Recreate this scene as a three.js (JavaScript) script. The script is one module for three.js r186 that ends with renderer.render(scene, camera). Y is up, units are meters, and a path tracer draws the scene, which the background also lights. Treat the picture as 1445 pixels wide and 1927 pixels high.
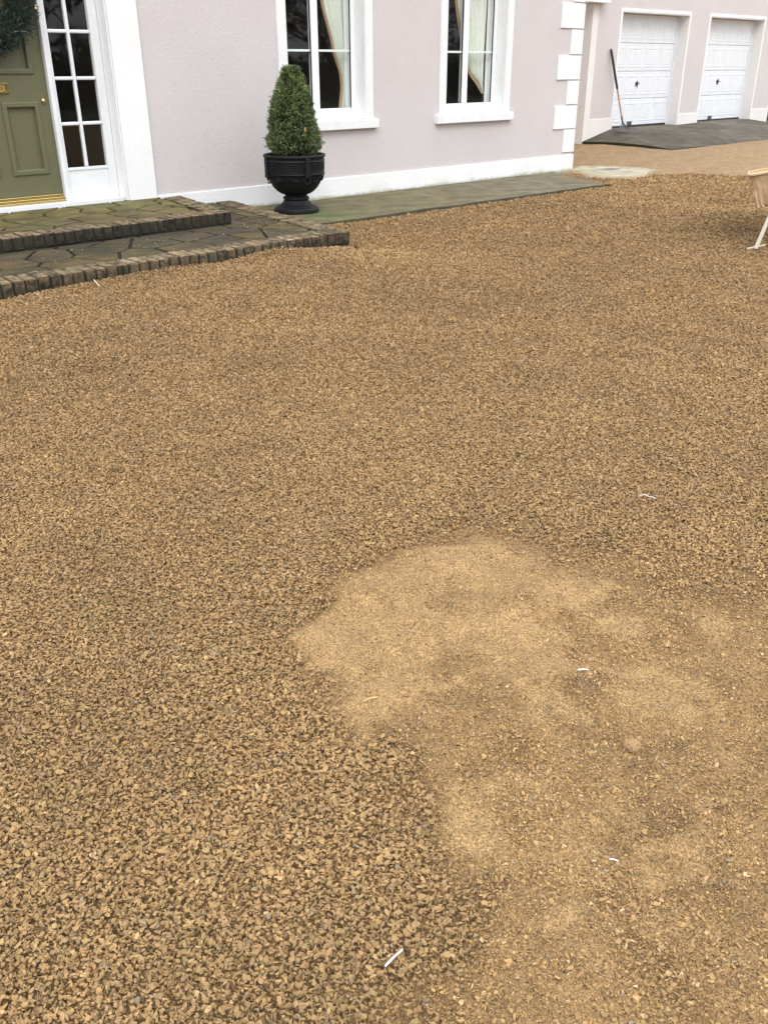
import * as THREE from 'three';
import { RoundedBoxGeometry } from 'three/addons/geometries/RoundedBoxGeometry.js';
import { ConvexGeometry } from 'three/addons/geometries/ConvexGeometry.js';
import { mergeGeometries, mergeVertices } from 'three/addons/utils/BufferGeometryUtils.js';

// ---------------------------------------------------------------- camera, sky, sun, exposure
const scene = new THREE.Scene();
const camera = new THREE.PerspectiveCamera(59.9, 767 / 1024, 0.05, 600);
camera.position.set(0, 1.5, 9.058);
camera.rotation.order = 'YXZ';
camera.rotation.set(-26.635 * Math.PI / 180, -42.097 * Math.PI / 180, -0.2 * Math.PI / 180);
scene.add(camera);

const SKY_ZENITH = 2.68, SUN = 1.05;
{
  const w = 256, h = 128, data = new Float32Array(w * h * 4);
  for (let j = 0; j < h; j++) for (let i = 0; i < w; i++) {
    const el = ((j + 0.5) / h - 0.5) * Math.PI, az = (i + 0.5) / w * Math.PI * 2, k = (j * w + i) * 4;
    let L, c;
    if (el > 0) {
      const s = Math.sin(el);
      L = SKY_ZENITH * (1 + 1.6 * s) / 2.6;
      L *= 1 + 0.05 * Math.sin(az * 3 + el * 5) * Math.cos(el * 4 + az) + 0.03 * Math.sin(az * 7 - el * 9);
      c = [0.972, 0.992, 1.03];
    } else { L = SKY_ZENITH * 0.12; c = [1.0, 0.95, 0.85]; }
    data[k] = L * c[0]; data[k + 1] = L * c[1]; data[k + 2] = L * c[2]; data[k + 3] = 1;
  }
  const t = new THREE.DataTexture(data, w, h, THREE.RGBAFormat, THREE.FloatType);
  t.mapping = THREE.EquirectangularReflectionMapping; t.magFilter = t.minFilter = THREE.LinearFilter; t.needsUpdate = true;
  scene.background = t; scene.environment = t; scene.environmentIntensity = 1;
}
const sun = new THREE.DirectionalLight(new THREE.Color(1, 0.965, 0.92), SUN);
sun.position.set(-8, 28, 23); sun.target.position.set(8, 0, 2); scene.add(sun, sun.target);
sun.castShadow = true; sun.shadow.radius = 40; sun.shadow.mapSize.set(2048, 2048);
Object.assign(sun.shadow.camera, { left: -25, right: 25, top: 25, bottom: -25, near: 1, far: 90 });

const renderer = new THREE.WebGLRenderer({ antialias: true });
renderer.setSize(767, 1024);
renderer.toneMapping = THREE.LinearToneMapping;
renderer.toneMappingExposure = 1.12;
renderer.shadowMap.enabled = true; renderer.shadowMap.type = THREE.PCFSoftShadowMap;

// ---------------------------------------------------------------- helpers
function rng(seed) { let a = seed >>> 0; return () => { a = (a + 0x6D2B79F5) >>> 0; let t = a; t = Math.imul(t ^ (t >>> 15), t | 1); t ^= t + Math.imul(t ^ (t >>> 7), t | 61); return ((t ^ (t >>> 14)) >>> 0) / 4294967296; }; }
const gauss = r => { let s = 0; for (let i = 0; i < 6; i++) s += r(); return (s - 3) * 1.414; };
const clamp = (x, a = 0, b = 1) => Math.min(b, Math.max(a, x));
const smooth = (a, b, x) => { const t = clamp((x - a) / (b - a)); return t * t * (3 - 2 * t); };
const mix = (a, b, t) => a + (b - a) * t;
const mix3 = (a, b, t) => [mix(a[0], b[0], t), mix(a[1], b[1], t), mix(a[2], b[2], t)];
function hash(x, y, s) { let h = Math.imul(x, 374761393) ^ Math.imul(y, 668265263) ^ Math.imul(s, 2147483629); h = Math.imul(h ^ (h >>> 13), 1274126177); return ((h ^ (h >>> 16)) >>> 0) / 4294967296; }
function vnoise(x, y, s = 1, per = 0) {
  const xi = Math.floor(x), yi = Math.floor(y); let u = x - xi, v = y - yi; u = u * u * (3 - 2 * u); v = v * v * (3 - 2 * v);
  const w = n => per ? ((n % per) + per) % per : n;
  const a = hash(w(xi), w(yi), s), b = hash(w(xi + 1), w(yi), s), c = hash(w(xi), w(yi + 1), s), d = hash(w(xi + 1), w(yi + 1), s);
  return a + (b - a) * u + (c - a) * v + (a - b - c + d) * u * v;
}
function fbm(x, y, oct = 4, s = 1, per = 0) { let t = 0, a = 0.5, n = 0; for (let i = 0; i < oct; i++) { t += a * vnoise(x, y, s + i * 17, per); n += a; a *= 0.5; x *= 2; y *= 2; per *= 2; } return t / n; }
const used = {};
function numbered(name) { used[name] = (used[name] ?? -1) + 1; return used[name] ? `${name}_${String(used[name]).padStart(3, '0')}` : name; }
function tag(o, label, category, group, kind) { if (label) o.userData.label = label; if (category) o.userData.category = category; if (group) o.userData.group = group; if (kind) o.userData.kind = kind; return o; }
function thing(name, label, category, pos = [0, 0, 0], turn = 0, group, kind) { const o = new THREE.Group(); o.name = numbered(name); o.position.set(...pos); o.rotation.y = turn; scene.add(o); return tag(o, label, category, group, kind); }
function shade(m) { m.castShadow = m.receiveShadow = true; return m; }
function obj(name, geo, mat, parent = scene, pos) {
  if (Array.isArray(geo)) geo = merge(geo);
  const m = shade(new THREE.Mesh(geo, mat)); m.name = parent === scene ? numbered(name) : name; if (pos) m.position.set(...pos); parent.add(m); return m;
}
function grp(name, parent, pos) { const g = new THREE.Group(); g.name = name; if (pos) g.position.set(...pos); parent.add(g); return g; }
function merge(list) { return mergeGeometries(list.map(g => { const q = g.index ? g.toNonIndexed() : g; for (const k of Object.keys(q.attributes)) if (!['position', 'normal', 'uv', 'color'].includes(k)) q.deleteAttribute(k); return q; })); }
// uv in metres by the dominant axis of each face normal
function metric(g, k = 1, du = 0, dv = 0) {
  const p = g.attributes.position, n = g.attributes.normal, uv = new Float32Array(p.count * 2);
  for (let i = 0; i < p.count; i++) {
    const ax = Math.abs(n.getX(i)), ay = Math.abs(n.getY(i)), az = Math.abs(n.getZ(i)); let u, v;
    if (ay >= ax && ay >= az) { u = p.getX(i); v = p.getZ(i); } else if (ax >= az) { u = p.getZ(i); v = p.getY(i); } else { u = p.getX(i); v = p.getY(i); }
    uv[i * 2] = u * k + du; uv[i * 2 + 1] = v * k + dv;
  }
  g.setAttribute('uv', new THREE.BufferAttribute(uv, 2)); return g;
}
// box from corner to corner, edges eased
function box(x0, y0, z0, x1, y1, z1, r = 0.004) {
  const w = x1 - x0, h = y1 - y0, d = z1 - z0; r = Math.min(r, w / 2.1, h / 2.1, d / 2.1);
  const g = r > 0 ? new RoundedBoxGeometry(w, h, d, 2, r) : new THREE.BoxGeometry(w, h, d);
  g.translate((x0 + x1) / 2, (y0 + y1) / 2, (z0 + z1) / 2); return metric(g);
}
function paint(g, fn) { const p = g.attributes.position, c = new Float32Array(p.count * 3); for (let i = 0; i < p.count; i++) c.set(fn(p.getX(i), p.getY(i), p.getZ(i), i), i * 3); g.setAttribute('color', new THREE.BufferAttribute(c, 3)); return g; }
function rectShape(x0, y0, x1, y1) { const s = new THREE.Shape(); s.moveTo(x0, y0); s.lineTo(x1, y0); s.lineTo(x1, y1); s.lineTo(x0, y1); s.closePath(); return s; }
function rectHole(x0, y0, x1, y1) { const s = new THREE.Path(); s.moveTo(x0, y0); s.lineTo(x0, y1); s.lineTo(x1, y1); s.lineTo(x1, y0); s.closePath(); return s; }
// rectangular moulding: an outline ring with chamfered section
function ring(x0, y0, x1, y1, w, depth, bevel, z) {
  const b = bevel; const s = rectShape(x0 + b, y0 + b, x1 - b, y1 - b); s.holes.push(rectHole(x0 + w - b, y0 + w - b, x1 - w + b, y1 - w + b));
  const g = new THREE.ExtrudeGeometry(s, { depth: Math.max(depth - b, 0.001), bevelEnabled: true, bevelThickness: b, bevelSize: b, bevelSegments: 2 }); g.translate(0, 0, z); return metric(g);
}
function tube(pts, r, seg = 12, rad = 8, closed = false) { return new THREE.TubeGeometry(new THREE.CatmullRomCurve3(pts.map(p => new THREE.Vector3(...p)), closed), seg, r, rad, closed); }
function rod(a, b, r0, r1 = r0, rad = 10) { const A = new THREE.Vector3(...a), B = new THREE.Vector3(...b), d = B.clone().sub(A); const g = new THREE.CylinderGeometry(r1, r0, d.length(), rad); g.applyQuaternion(new THREE.Quaternion().setFromUnitVectors(new THREE.Vector3(0, 1, 0), d.clone().normalize())); g.translate(...A.add(B).multiplyScalar(0.5).toArray()); return g; }
function lathe(pts, seg = 64) { const g = new THREE.LatheGeometry(pts.map(p => new THREE.Vector2(...p)), seg); return g; }

// ---------------------------------------------------------------- textures
function tex(size, metres, fn, srgb) {
  const d = new Uint8Array(size * size * 4);
  for (let j = 0; j < size; j++) for (let i = 0; i < size; i++) { const c = fn(i / size, j / size, i, j), k = (j * size + i) * 4; if (typeof c === 'number') { d[k] = d[k + 1] = d[k + 2] = clamp(c) * 255; } else { for (let q = 0; q < 3; q++) d[k + q] = clamp(c[q]) * 255; } d[k + 3] = 255; }
  const t = new THREE.DataTexture(d, size, size, THREE.RGBAFormat); t.wrapS = t.wrapT = THREE.RepeatWrapping; t.magFilter = THREE.LinearFilter; t.minFilter = THREE.LinearMipmapLinearFilter; t.generateMipmaps = true;
  if (srgb) t.colorSpace = THREE.SRGBColorSpace; t.repeat.set(1 / metres, 1 / metres); t.needsUpdate = true; return t;
}
const T = {
  roughcastBump: tex(1024, 1.1, (u, v) => { const a = fbm(u * 60, v * 60, 3, 3, 60), b = fbm(u * 9, v * 9, 3, 9, 9), p = vnoise(u * 110, v * 90, 51, 0); return 0.3 * a + 0.15 * b + 0.4 * smooth(0.7, 0.98, p); }),
  roughcast: tex(1024, 2.3, (u, v) => { const a = fbm(u * 5, v * 5, 5, 5, 5), b = fbm(u * 120, v * 120, 2, 23, 120); const s = 0.97 + 0.035 * (a - 0.5) + 0.025 * (b - 0.5); return [s, s * (0.997 + 0.006 * a), s * (0.995 + 0.01 * a)]; }, true),
  brushed: tex(512, 0.8, (u, v) => { const a = fbm(u * 6, v * 60, 3, 31, 6), b = fbm(u * 8, v * 8, 4, 33, 8); return 0.96 - 0.04 * Math.abs(a - 0.5) - 0.05 * (b - 0.5); }, true),
  concrete: tex(1024, 1.1, (u, v) => { const a = fbm(u * 7, v * 7, 6, 41, 7), b = fbm(u * 160, v * 160, 2, 43, 160), s = vnoise(u * 220, v * 220, 47, 220); const k = 0.72 + 0.34 * (a - 0.5) + 0.2 * (b - 0.5) + (s > 0.9 ? 0.2 : 0) - (s < 0.07 ? 0.2 : 0); return [k, k, k * 0.985]; }, true),
  concreteBump: tex(1024, 1.1, (u, v) => 0.5 * fbm(u * 24, v * 24, 4, 61, 24) + 0.5 * fbm(u * 180, v * 180, 2, 63, 180)),
  flag: tex(1024, 0.9, (u, v) => { const a = fbm(u * 5, v * 9, 6, 71, 5), b = fbm(u * 40, v * 90, 3, 73, 40), l = fbm(u * 16, v * 16, 4, 75, 16); const k = 0.74 + 0.6 * (a - 0.5) + 0.3 * (b - 0.5); const w = smooth(0.62, 0.72, l); return [k * (1 + 0.1 * w), k * (0.98 + 0.06 * w), k * (0.86 - 0.05 * w)]; }, true),
  flagBump: tex(1024, 0.9, (u, v) => 0.6 * fbm(u * 12, v * 18, 5, 81, 6) + 0.4 * fbm(u * 110, v * 110, 2, 83, 110)),
  brick: tex(512, 0.35, (u, v) => { const a = fbm(u * 6, v * 6, 5, 91, 6), b = fbm(u * 60, v * 60, 2, 93, 60), l = smooth(0.6, 0.78, fbm(u * 9, v * 9, 4, 95, 9)), m = smooth(0.55, 0.75, fbm(u * 7, v * 7, 4, 97, 7)); let k = 0.74 + 0.6 * (a - 0.5) + 0.4 * (b - 0.5); k = k * (1 - 0.45 * m) + 0.16 * l; return [k, k * (0.97 + 0.02 * m), k * (0.92 + 0.05 * l)]; }, true),
  sand: tex(2048, 0.62, (u, v) => { const a = fbm(u * 10, v * 10, 5, 101, 10), b = fbm(u * 150, v * 150, 2, 103, 150), c = vnoise(u * 310, v * 310, 107, 310), e = vnoise(u * 120, v * 120, 109, 120); let k = 0.8 + 0.22 * (a - 0.5) + 0.42 * (b - 0.5) + 0.4 * (c - 0.5); if (e > 0.88) k -= 0.24; if (e < 0.06) k += 0.12; return [k, k * 0.985, k * (0.93 + 0.06 * b)]; }, true),
  sandBump: tex(2048, 0.62, (u, v) => { const e = vnoise(u * 120, v * 120, 109, 120); return 0.4 * fbm(u * 30, v * 30, 4, 111, 30) + 0.3 * vnoise(u * 310, v * 310, 107, 310) + 0.3 * smooth(0.6, 1, e); }),
  weave: tex(512, 0.12, (u, v) => 0.5 + 0.25 * Math.sin(u * 2 * Math.PI * 40) + 0.25 * Math.sin(v * 2 * Math.PI * 40)),
};
const std = (rgb, rough = 0.8, o = {}) => { const m = new THREE.MeshStandardMaterial({ roughness: rough, ...o }); m.color.setRGB(...rgb); return m; };
const phys = (rgb, rough, o = {}) => { const m = new THREE.MeshPhysicalMaterial({ roughness: rough, ...o }); m.color.setRGB(...rgb); return m; };
const M = {
  pinkWall: std([0.645, 0.6, 0.6], 0.93, { map: T.roughcast, bumpMap: T.roughcastBump, bumpScale: 0.0032 }),
  whiteRender: std([0.9, 0.905, 0.915], 0.9, { map: T.roughcast, bumpMap: T.roughcastBump, bumpScale: 0.0022 }),
  plinth: std([0.9, 0.905, 0.915], 0.9, { map: T.roughcast, bumpMap: T.roughcastBump, bumpScale: 0.004, vertexColors: true }),
  creamRender: std([0.83, 0.8, 0.775], 0.9, { map: T.roughcast, bumpMap: T.roughcastBump, bumpScale: 0.002 }),
  whiteSmooth: std([0.9, 0.905, 0.915], 0.75, { map: T.brushed, bumpMap: T.concreteBump, bumpScale: 0.0006 }),
  gloss: phys([0.88, 0.9, 0.925], 0.35, { map: T.brushed }),
  upvc: phys([0.88, 0.89, 0.9], 0.3),
  glazingBar: phys([0.74, 0.82, 0.78], 0.35),
  garageWhite: phys([0.84, 0.875, 0.92], 0.5, { map: T.brushed }),
  olive: phys([0.148, 0.146, 0.078], 0.45, { map: T.brushed }),
  brass: std([0.6, 0.47, 0.2], 0.28, { metalness: 1 }),
  brassDull: std([0.36, 0.27, 0.1], 0.3, { metalness: 1 }),
  glass: phys([1, 1, 1], 0.02, { transmission: 1, thickness: 0, ior: 1.5 }),
  interior: std([0.3, 0.27, 0.23], 0.95),
  curtain: std([0.76, 0.81, 0.72], 0.95, { side: THREE.DoubleSide, bumpMap: T.weave, bumpScale: 0.0005 }),
  curtainTrim: std([0.36, 0.25, 0.15], 0.95, { side: THREE.DoubleSide }),
  lining: std([0.85, 0.9, 0.86], 0.9, { side: THREE.DoubleSide }),
  slate: std([0.06, 0.062, 0.07], 0.7),
  pot: phys([0.0075, 0.008, 0.0102], 0.6, { specularIntensity: 0.6, bumpMap: T.concreteBump, bumpScale: 0.0008 }),
  soil: std([0.03, 0.022, 0.015], 1),
  black: std([0.012, 0.012, 0.013], 0.6),
  steel: std([0.16, 0.17, 0.18], 0.4, { metalness: 0.8 }),
  wood: std([0.4, 0.23, 0.13], 0.6),
  leaf: phys([1, 1, 1], 0.5, { vertexColors: true, side: THREE.DoubleSide, transmission: 0.2, thickness: 0 }),
  bark: std([0.075, 0.058, 0.042], 1),
  ground: std([1, 1, 1], 1, { map: T.sand, bumpMap: T.sandBump, bumpScale: 0.006, vertexColors: true }),
  concrete: std([1, 1, 1], 0.95, { map: T.concrete, bumpMap: T.concreteBump, bumpScale: 0.003, vertexColors: true }),
  flag: std([1, 1, 1], 0.82, { map: T.flag, bumpMap: T.flagBump, bumpScale: 0.006, vertexColors: true }),
  brick: std([1, 1, 1], 0.9, { map: T.brick, bumpMap: T.flagBump, bumpScale: 0.004, vertexColors: true }),
  mortar: std([0.02, 0.019, 0.013], 1, { bumpMap: T.concreteBump, bumpScale: 0.006 }),
  stone: std([1, 1, 1], 0.92),
  paleHandle: std([0.55, 0.51, 0.42], 0.55), lilac: std([0.55, 0.57, 0.8], 0.5),
  dusty: std([1, 1, 1], 0.95, { vertexColors: true }), dustyRim: std([0.5, 0.35, 0.21], 0.9), footBar: std([0.4, 0.36, 0.24], 0.8),
  scrap: std([0.66, 0.63, 0.56], 0.8), strip: std([0.78, 0.8, 0.86], 0.45), straw: std([0.62, 0.52, 0.2], 0.8), paleStraw: std([0.72, 0.62, 0.42], 0.8),
  deadLeaf: std([0.1, 0.035, 0.018], 0.8, { side: THREE.DoubleSide }),
};

// ---------------------------------------------------------------- the lie of the land
const PATCH = [[1.265, 7.278], [1.523, 7.108], [1.899, 7.115], [2.121, 7.212], [2.141, 7.438], [2.29, 7.76], [2.51, 8.1], [3.3, 8.9], [3.0, 9.6], [0.9, 9.4], [0.55, 8.6], [0.715, 8.37], [0.924, 8.304], [1.053, 8.076], [1.117, 7.889], [1.156, 7.605]];
function sdPoly(x, y, P) { let d = 1e9, inside = false; for (let i = 0, j = P.length - 1; i < P.length; j = i++) { const [ax, ay] = P[j], [bx, by] = P[i], ex = bx - ax, ey = by - ay, wx = x - ax, wy = y - ay, t = clamp((wx * ex + wy * ey) / (ex * ex + ey * ey)); d = Math.min(d, Math.hypot(wx - ex * t, wy - ey * t)); if ((by > y) !== (ay > y) && x < (ax - bx) * (y - by) / (ay - by) + bx) inside = !inside; } return inside ? -d : d; }
function patchMask(x, z) { // 1 where the fines lie bare
  if (x < 0 || x > 4 || z < 6.6) return 0;
  const d = sdPoly(x, z, PATCH) + (fbm(x * 7, z * 7, 3, 301) - 0.5) * 0.2;
  const s = 0.2 * smooth(1.95, 2.3, x) + 0.06 * smooth(8.1, 8.4, z); return smooth(0.055 + s, -0.06 - 0.5 * s, d + (fbm(x * 30, z * 30, 2, 303) - 0.5) * 0.06);
}
const FINES = [[1.44, 7.36, 0.22, 1.05], [1.7, 7.28, 0.15, 0.9], [1.98, 7.34, 0.18, 1.05], [2.068, 7.607, 0.16, 0.75], [1.24, 7.592, 0.1, 1], [1.73, 7.63, 0.16, 0.9], [1.65, 7.81, 0.13, 0.85], [1.84, 8.14, 0.1, 0.8], [1.133, 8.064, 0.085, 0.85], [2.014, 7.849, 0.1, 0.6], [1.294, 8.47, 0.022, 1.1], [1.04, 8.41, 0.07, 0.45], [1.405, 8.48, 0.08, 0.5], [1.55, 8.0, 0.09, 0.5], [2.22, 8.08, 0.07, 0.6], [1.3, 8.25, 0.07, 0.35]];
function fines(x, z) { let f = 0; for (const [a, b, s, k] of FINES) { const q = ((x - a) ** 2 + (z - b) ** 2) / (s * s); if (q < 9) f = Math.max(f, k * Math.exp(-q * 0.8)); } return smooth(0.12, 0.66, f * 1.25 + (fbm(x * 15, z * 15, 5, 311) - 0.5) * 1.25); }
// the pale, rolled surface in front of the garage
function paleMask(x, z) { const d = (x - 12.15) - (z - 0.45) * 0.95 + (fbm(x * 1.6, z * 1.6, 3, 321) - 0.5) * 0.5; const e = (x - 12.6) - 0.45 * Math.max(0, z - 1.1) + (fbm(x * 1.6, z * 1.6, 3, 321) - 0.5) * 0.5; return smooth(-0.06, 0.12, z < 1.1 ? d : e); }
function H(x, z) {
  let h = 0;
  h += 0.055 * smooth(6.2, 2.6, z) * smooth(-2, 1.5, x) * smooth(6.4, 4.6, x);
  h += 0.018 * smooth(4, 1.6, z) * smooth(5, 6.5, x);
  for (const [a, b, sx, sz, k] of [[3.5, 2.55, 0.5, 0.16, 0.028], [4.56, 2.58, 0.28, 0.14, 0.048], [4.02, 2.7, 0.15, 0.12, -0.012], [5.55, 2.6, 0.2, 0.4, -0.02], [2.2, 2.5, 0.3, 0.3, -0.02]]) h += k * Math.exp(-((x - a) ** 2) / (sx * sx) - ((z - b) ** 2) / (sz * sz));
  h += 0.072 * Math.max(0, x - 12.4) * smooth(3.5, 1.0, z) * smooth(12.2, 13.4, x);
  if (x > 14.6) h -= 0.068 * Math.max(0, x - 14.7) * smooth(3.5, 1.0, z);
  h += 0.08 * smooth(0.3, -1.2, z) * smooth(12.5, 13.4, x);
  h += 0.1 * Math.exp(-((x - 9.5) ** 2 + (z - 4.35) ** 2) / 0.55);
  h += (fbm(x * 1.1, z * 1.1, 3, 331) - 0.5) * 0.03 * smooth(2.2, 3.4, z) ;
  h += (fbm(x * 4.5, z * 4.5, 2, 337) - 0.5) * 0.012;
  if (x > -0.5 && x < 4 && z > 6.4) { const p = patchMask(x, z); if (p > 0) h += p * (-0.004 + (fbm(x * 7, z * 7, 2, 341) - 0.5) * 0.06 + (fbm(x * 22, z * 22, 3, 343) - 0.5) * 0.022); }
  return h;
}
const SX = z => 5.835 - 0.15 * z, UX = z => 5.177 - 0.188 * z; // right edges of the two steps
const APRON_FRONT = x => 0.12 + (x - 14.8) * 0.03;
const apronLeft = z => 14.28 + (z + 1.4) * 0.342;
function blocked(x, z) { // places where no gravel lies
  if (z < 0 && x < 12.19) return true;
  if (x > 1.2 && x < SX(z) && z < 2.6) return true;
  if (z < 1.52 + (fbm(x * 5, 3, 2, 351) - 0.5) * 0.05 && x < 11.5 - 0.5 * smooth(0.6, 1.5, z) + (fbm(z * 2.5, 8, 3, 353) - 0.5) * 0.8) return true;
  if (z < APRON_FRONT(x) && x > apronLeft(z)) return true;
  if (z < -1.4 && x > 14.28) return true;
  const s = slabTest(x, z); return s;
}
const SLAB = [[12.2, -0.12], [11.68, 0.62], [11.75, 1.3], [12.35, 1.27], [12.95, 1.12], [13.15, 0.78], [13.05, 0.05], [12.7, -0.35]];
function slabTest(x, z) { return x > 11.4 && x < 13.4 && z < 1.5 && z > -0.5 && sdPoly(x, z, SLAB) + (fbm(x * 4, z * 4, 2, 361) - 0.5) * 0.22 < -0.02; }

{ // ground: one sheet out to the horizon, fine where the camera stands
  const line = (a, b, s) => { const r = []; for (let v = a; v < b - 1e-6; v += s) r.push(v); return r; };
  const xs = [-300, -120, -60, -30, -15, -8, -4, ...line(-2, 0.4, 0.2), ...line(0.4, 3.1, 0.0125), ...line(3.1, 16, 0.06), ...line(16, 26, 0.5), 30, 40, 70, 140, 300];
  const zs = [-300, -120, -50, -20, -8, -4, ...line(-3, 6.8, 0.06), ...line(6.8, 9, 0.0125), ...line(9, 10, 0.1), 11, 13, 16, 20, 26, 40, 80, 160, 300];
  const nx = xs.length, nz = zs.length, pos = new Float32Array(nx * nz * 3), uv = new Float32Array(nx * nz * 2), col = new Float32Array(nx * nz * 3), idx = [];
  const GR = [0.27, 0.165, 0.072], SA = [0.46, 0.302, 0.136], DA = [0.325, 0.204, 0.088], PA = [0.44, 0.3, 0.165];
  for (let j = 0; j < nz; j++) for (let i = 0; i < nx; i++) {
    const x = xs[i], z = zs[j], k = j * nx + i, pm = patchMask(x, z), pl = paleMask(x, z);
    let y = H(x, z) - 0.013 * (1 - pm) * (1 - pl);
    if ((x < SX(z) - 0.05 && x > 1.3 && z < 2.5 && z > -0.3) || (z < 1.42 && z > -0.2 && x < 10.6)) y = -0.05;
    pos.set([x, y, z], k * 3); uv.set([x, z], k * 2);
    let c = GR;
    if (pl > 0) { const s = fbm(x * 0.7, z * 4, 5, 371); c = mix3(c, mix3(PA, DA, smooth(0.55, 0.8, s) * 0.3 + 0.25 * (fbm(x * 9, z * 9, 3, 375) - 0.5)), pl); }
    if (pm > 0) { const f = fines(x, z), w = fbm(x * 9, z * 9, 5, 373); c = mix3(c, mix3(mix3(DA, [0.225, 0.138, 0.058], smooth(0.42, 0.7, w)), SA, f), pm); }
    col.set(c, k * 3);
  }
  for (let j = 0; j < nz - 1; j++) for (let i = 0; i < nx - 1; i++) { const a = j * nx + i, b = a + 1, c = a + nx, d = c + 1; idx.push(a, c, b, b, c, d); }
  const g = new THREE.BufferGeometry(); g.setAttribute('position', new THREE.BufferAttribute(pos, 3)); g.setAttribute('uv', new THREE.BufferAttribute(uv, 2)); g.setAttribute('color', new THREE.BufferAttribute(col, 3)); g.setIndex(idx); g.computeVertexNormals();
  tag(obj('ground', g, M.ground), 'tan sandy earth under the driveway gravel, bare in the foreground patch', 'ground', null, 'structure');
}

// ---------------------------------------------------------------- house
const house = thing('house', 'pale pink rendered house with white corner blocks, white plinth and olive front door', 'house');
const DC = 3.44, EX0 = 2 * DC - 4.59, EX1 = 4.59; // door centre, entry opening
const WIN = [6.61, 9.175];
{
  const s = rectShape(-5.2, -0.1, 12.145, 5.4);
  s.holes.push(rectHole(EX0, 0.2, EX1, 2.95));
  for (const x of WIN) s.holes.push(rectHole(x + 0.115, 0.86, x + 1.29, 2.75));
  const g = new THREE.ExtrudeGeometry(s, { depth: 0.32, bevelEnabled: false }); g.translate(0, 0, -0.32); metric(g);
  obj('wall', g, M.pinkWall, house);
  obj('wall', box(11.845, -0.1, -9, 12.145, 5.4, -0.322, 0), M.pinkWall, house);
  obj('wall', box(-5.2, -0.1, -9, -4.9, 5.4, -0.322, 0), M.pinkWall, house);
  obj('wall', box(-4.898, -0.1, -9, 11.843, 5.4, -8.7, 0), M.pinkWall, house);
  obj('interior_floor', box(-4.895, 0.1, -8.695, 11.84, 0.25, -0.325, 0), M.interior, house);
  obj('interior_ceiling', box(-4.895, 2.95, -8.695, 11.84, 3.1, -0.325, 0), M.interior, house);
  obj('interior_wall', box(-4.89, 0.252, -3.6, 11.83, 2.948, -3.5, 0), M.interior, house);
  obj('interior_wall', box(5.4, 0.252, -3.49, 5.5, 2.948, -0.33, 0), M.interior, house);
  obj('interior_wall', box(8.55, 0.252, -3.49, 8.65, 2.948, -0.33, 0), M.interior, house);
  const P = (x, y, z) => new THREE.Vector3(x, y, z);
  obj('roof', metric(new ConvexGeometry([P(-5.6, 5.41, 0.4), P(12.55, 5.41, 0.4), P(-5.6, 5.41, -9.4), P(12.55, 5.41, -9.4), P(-1, 8.2, -4.5), P(8, 8.2, -4.5)])), M.slate, house);
  // plinth
  obj('plinth', [box(4.915, -0.08, -0.05, 12.165, 0.03, 0.019, 0), box(4.915, 0.03, -0.05, 12.165, 0.268, 0.0195, 0.006)].map(g => paint(g, () => [1, 1, 1])).concat([(() => { const g = new THREE.PlaneGeometry(7.25, 0.33, 700, 22); g.translate(8.54, 0.1, 0.0215); metric(g); return paint(g, (x, y) => { const n = fbm(x * 5, y * 9, 4, 901), f = fbm(x * 22, y * 22, 3, 903), k = smooth(0.05 + 0.07 * n, 0.03, y + (f - 0.5) * 0.03), d = smooth(0.28, 0.02, y) * smooth(0.45, 0.75, n) * 0.35; return mix3(mix3([1, 1, 1], [0.8, 0.79, 0.68], d), [0.34, 0.34, 0.2], k * 0.85); }); })()]), M.plinth, house);
  obj('plinth', box(-5.22, -0.08, -0.05, 2 * DC - 4.915, 0.268, 0.02, 0.006), M.whiteRender, house);
  // corner blocks
  for (let k = 0; k < 15; k++) { const y1 = 0.625 + k * 0.3355, y0 = y1 - 0.318, x0 = k % 2 ? 11.62 : 11.88; if (y1 > 5.4) break; obj('quoin', box(x0, y0, -0.02, 12.158, y1, 0.022, 0.007), M.whiteSmooth, house); }
  // door surround
  for (const m of [1, -1]) {
    const X = x => m > 0 ? x : 2 * DC - x, b = (a, y0, z0, c, y1, z1, r) => box(Math.min(X(a), X(c)), y0, z0, Math.max(X(a), X(c)), y1, z1, r);
    obj('pilaster', b(4.592, 0.2, -0.3, 4.912, 3.1, 0.045, 0.006), M.whiteRender, house);
    obj('reveal', b(4.575, 0.255, -0.145, 4.5905, 2.95, 0.03, 0.004), M.whiteRender, house);
  }
  obj('lintel', box(EX0 - 0.33, 3.102, -0.3, EX1 + 0.33, 3.4, 0.06, 0.006), M.whiteRender, house);
  obj('threshold', box(EX0 + 0.015, 0.18, -0.3, EX1 - 0.017, 0.288, -0.045, 0.006), M.gloss, house);
}
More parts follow.
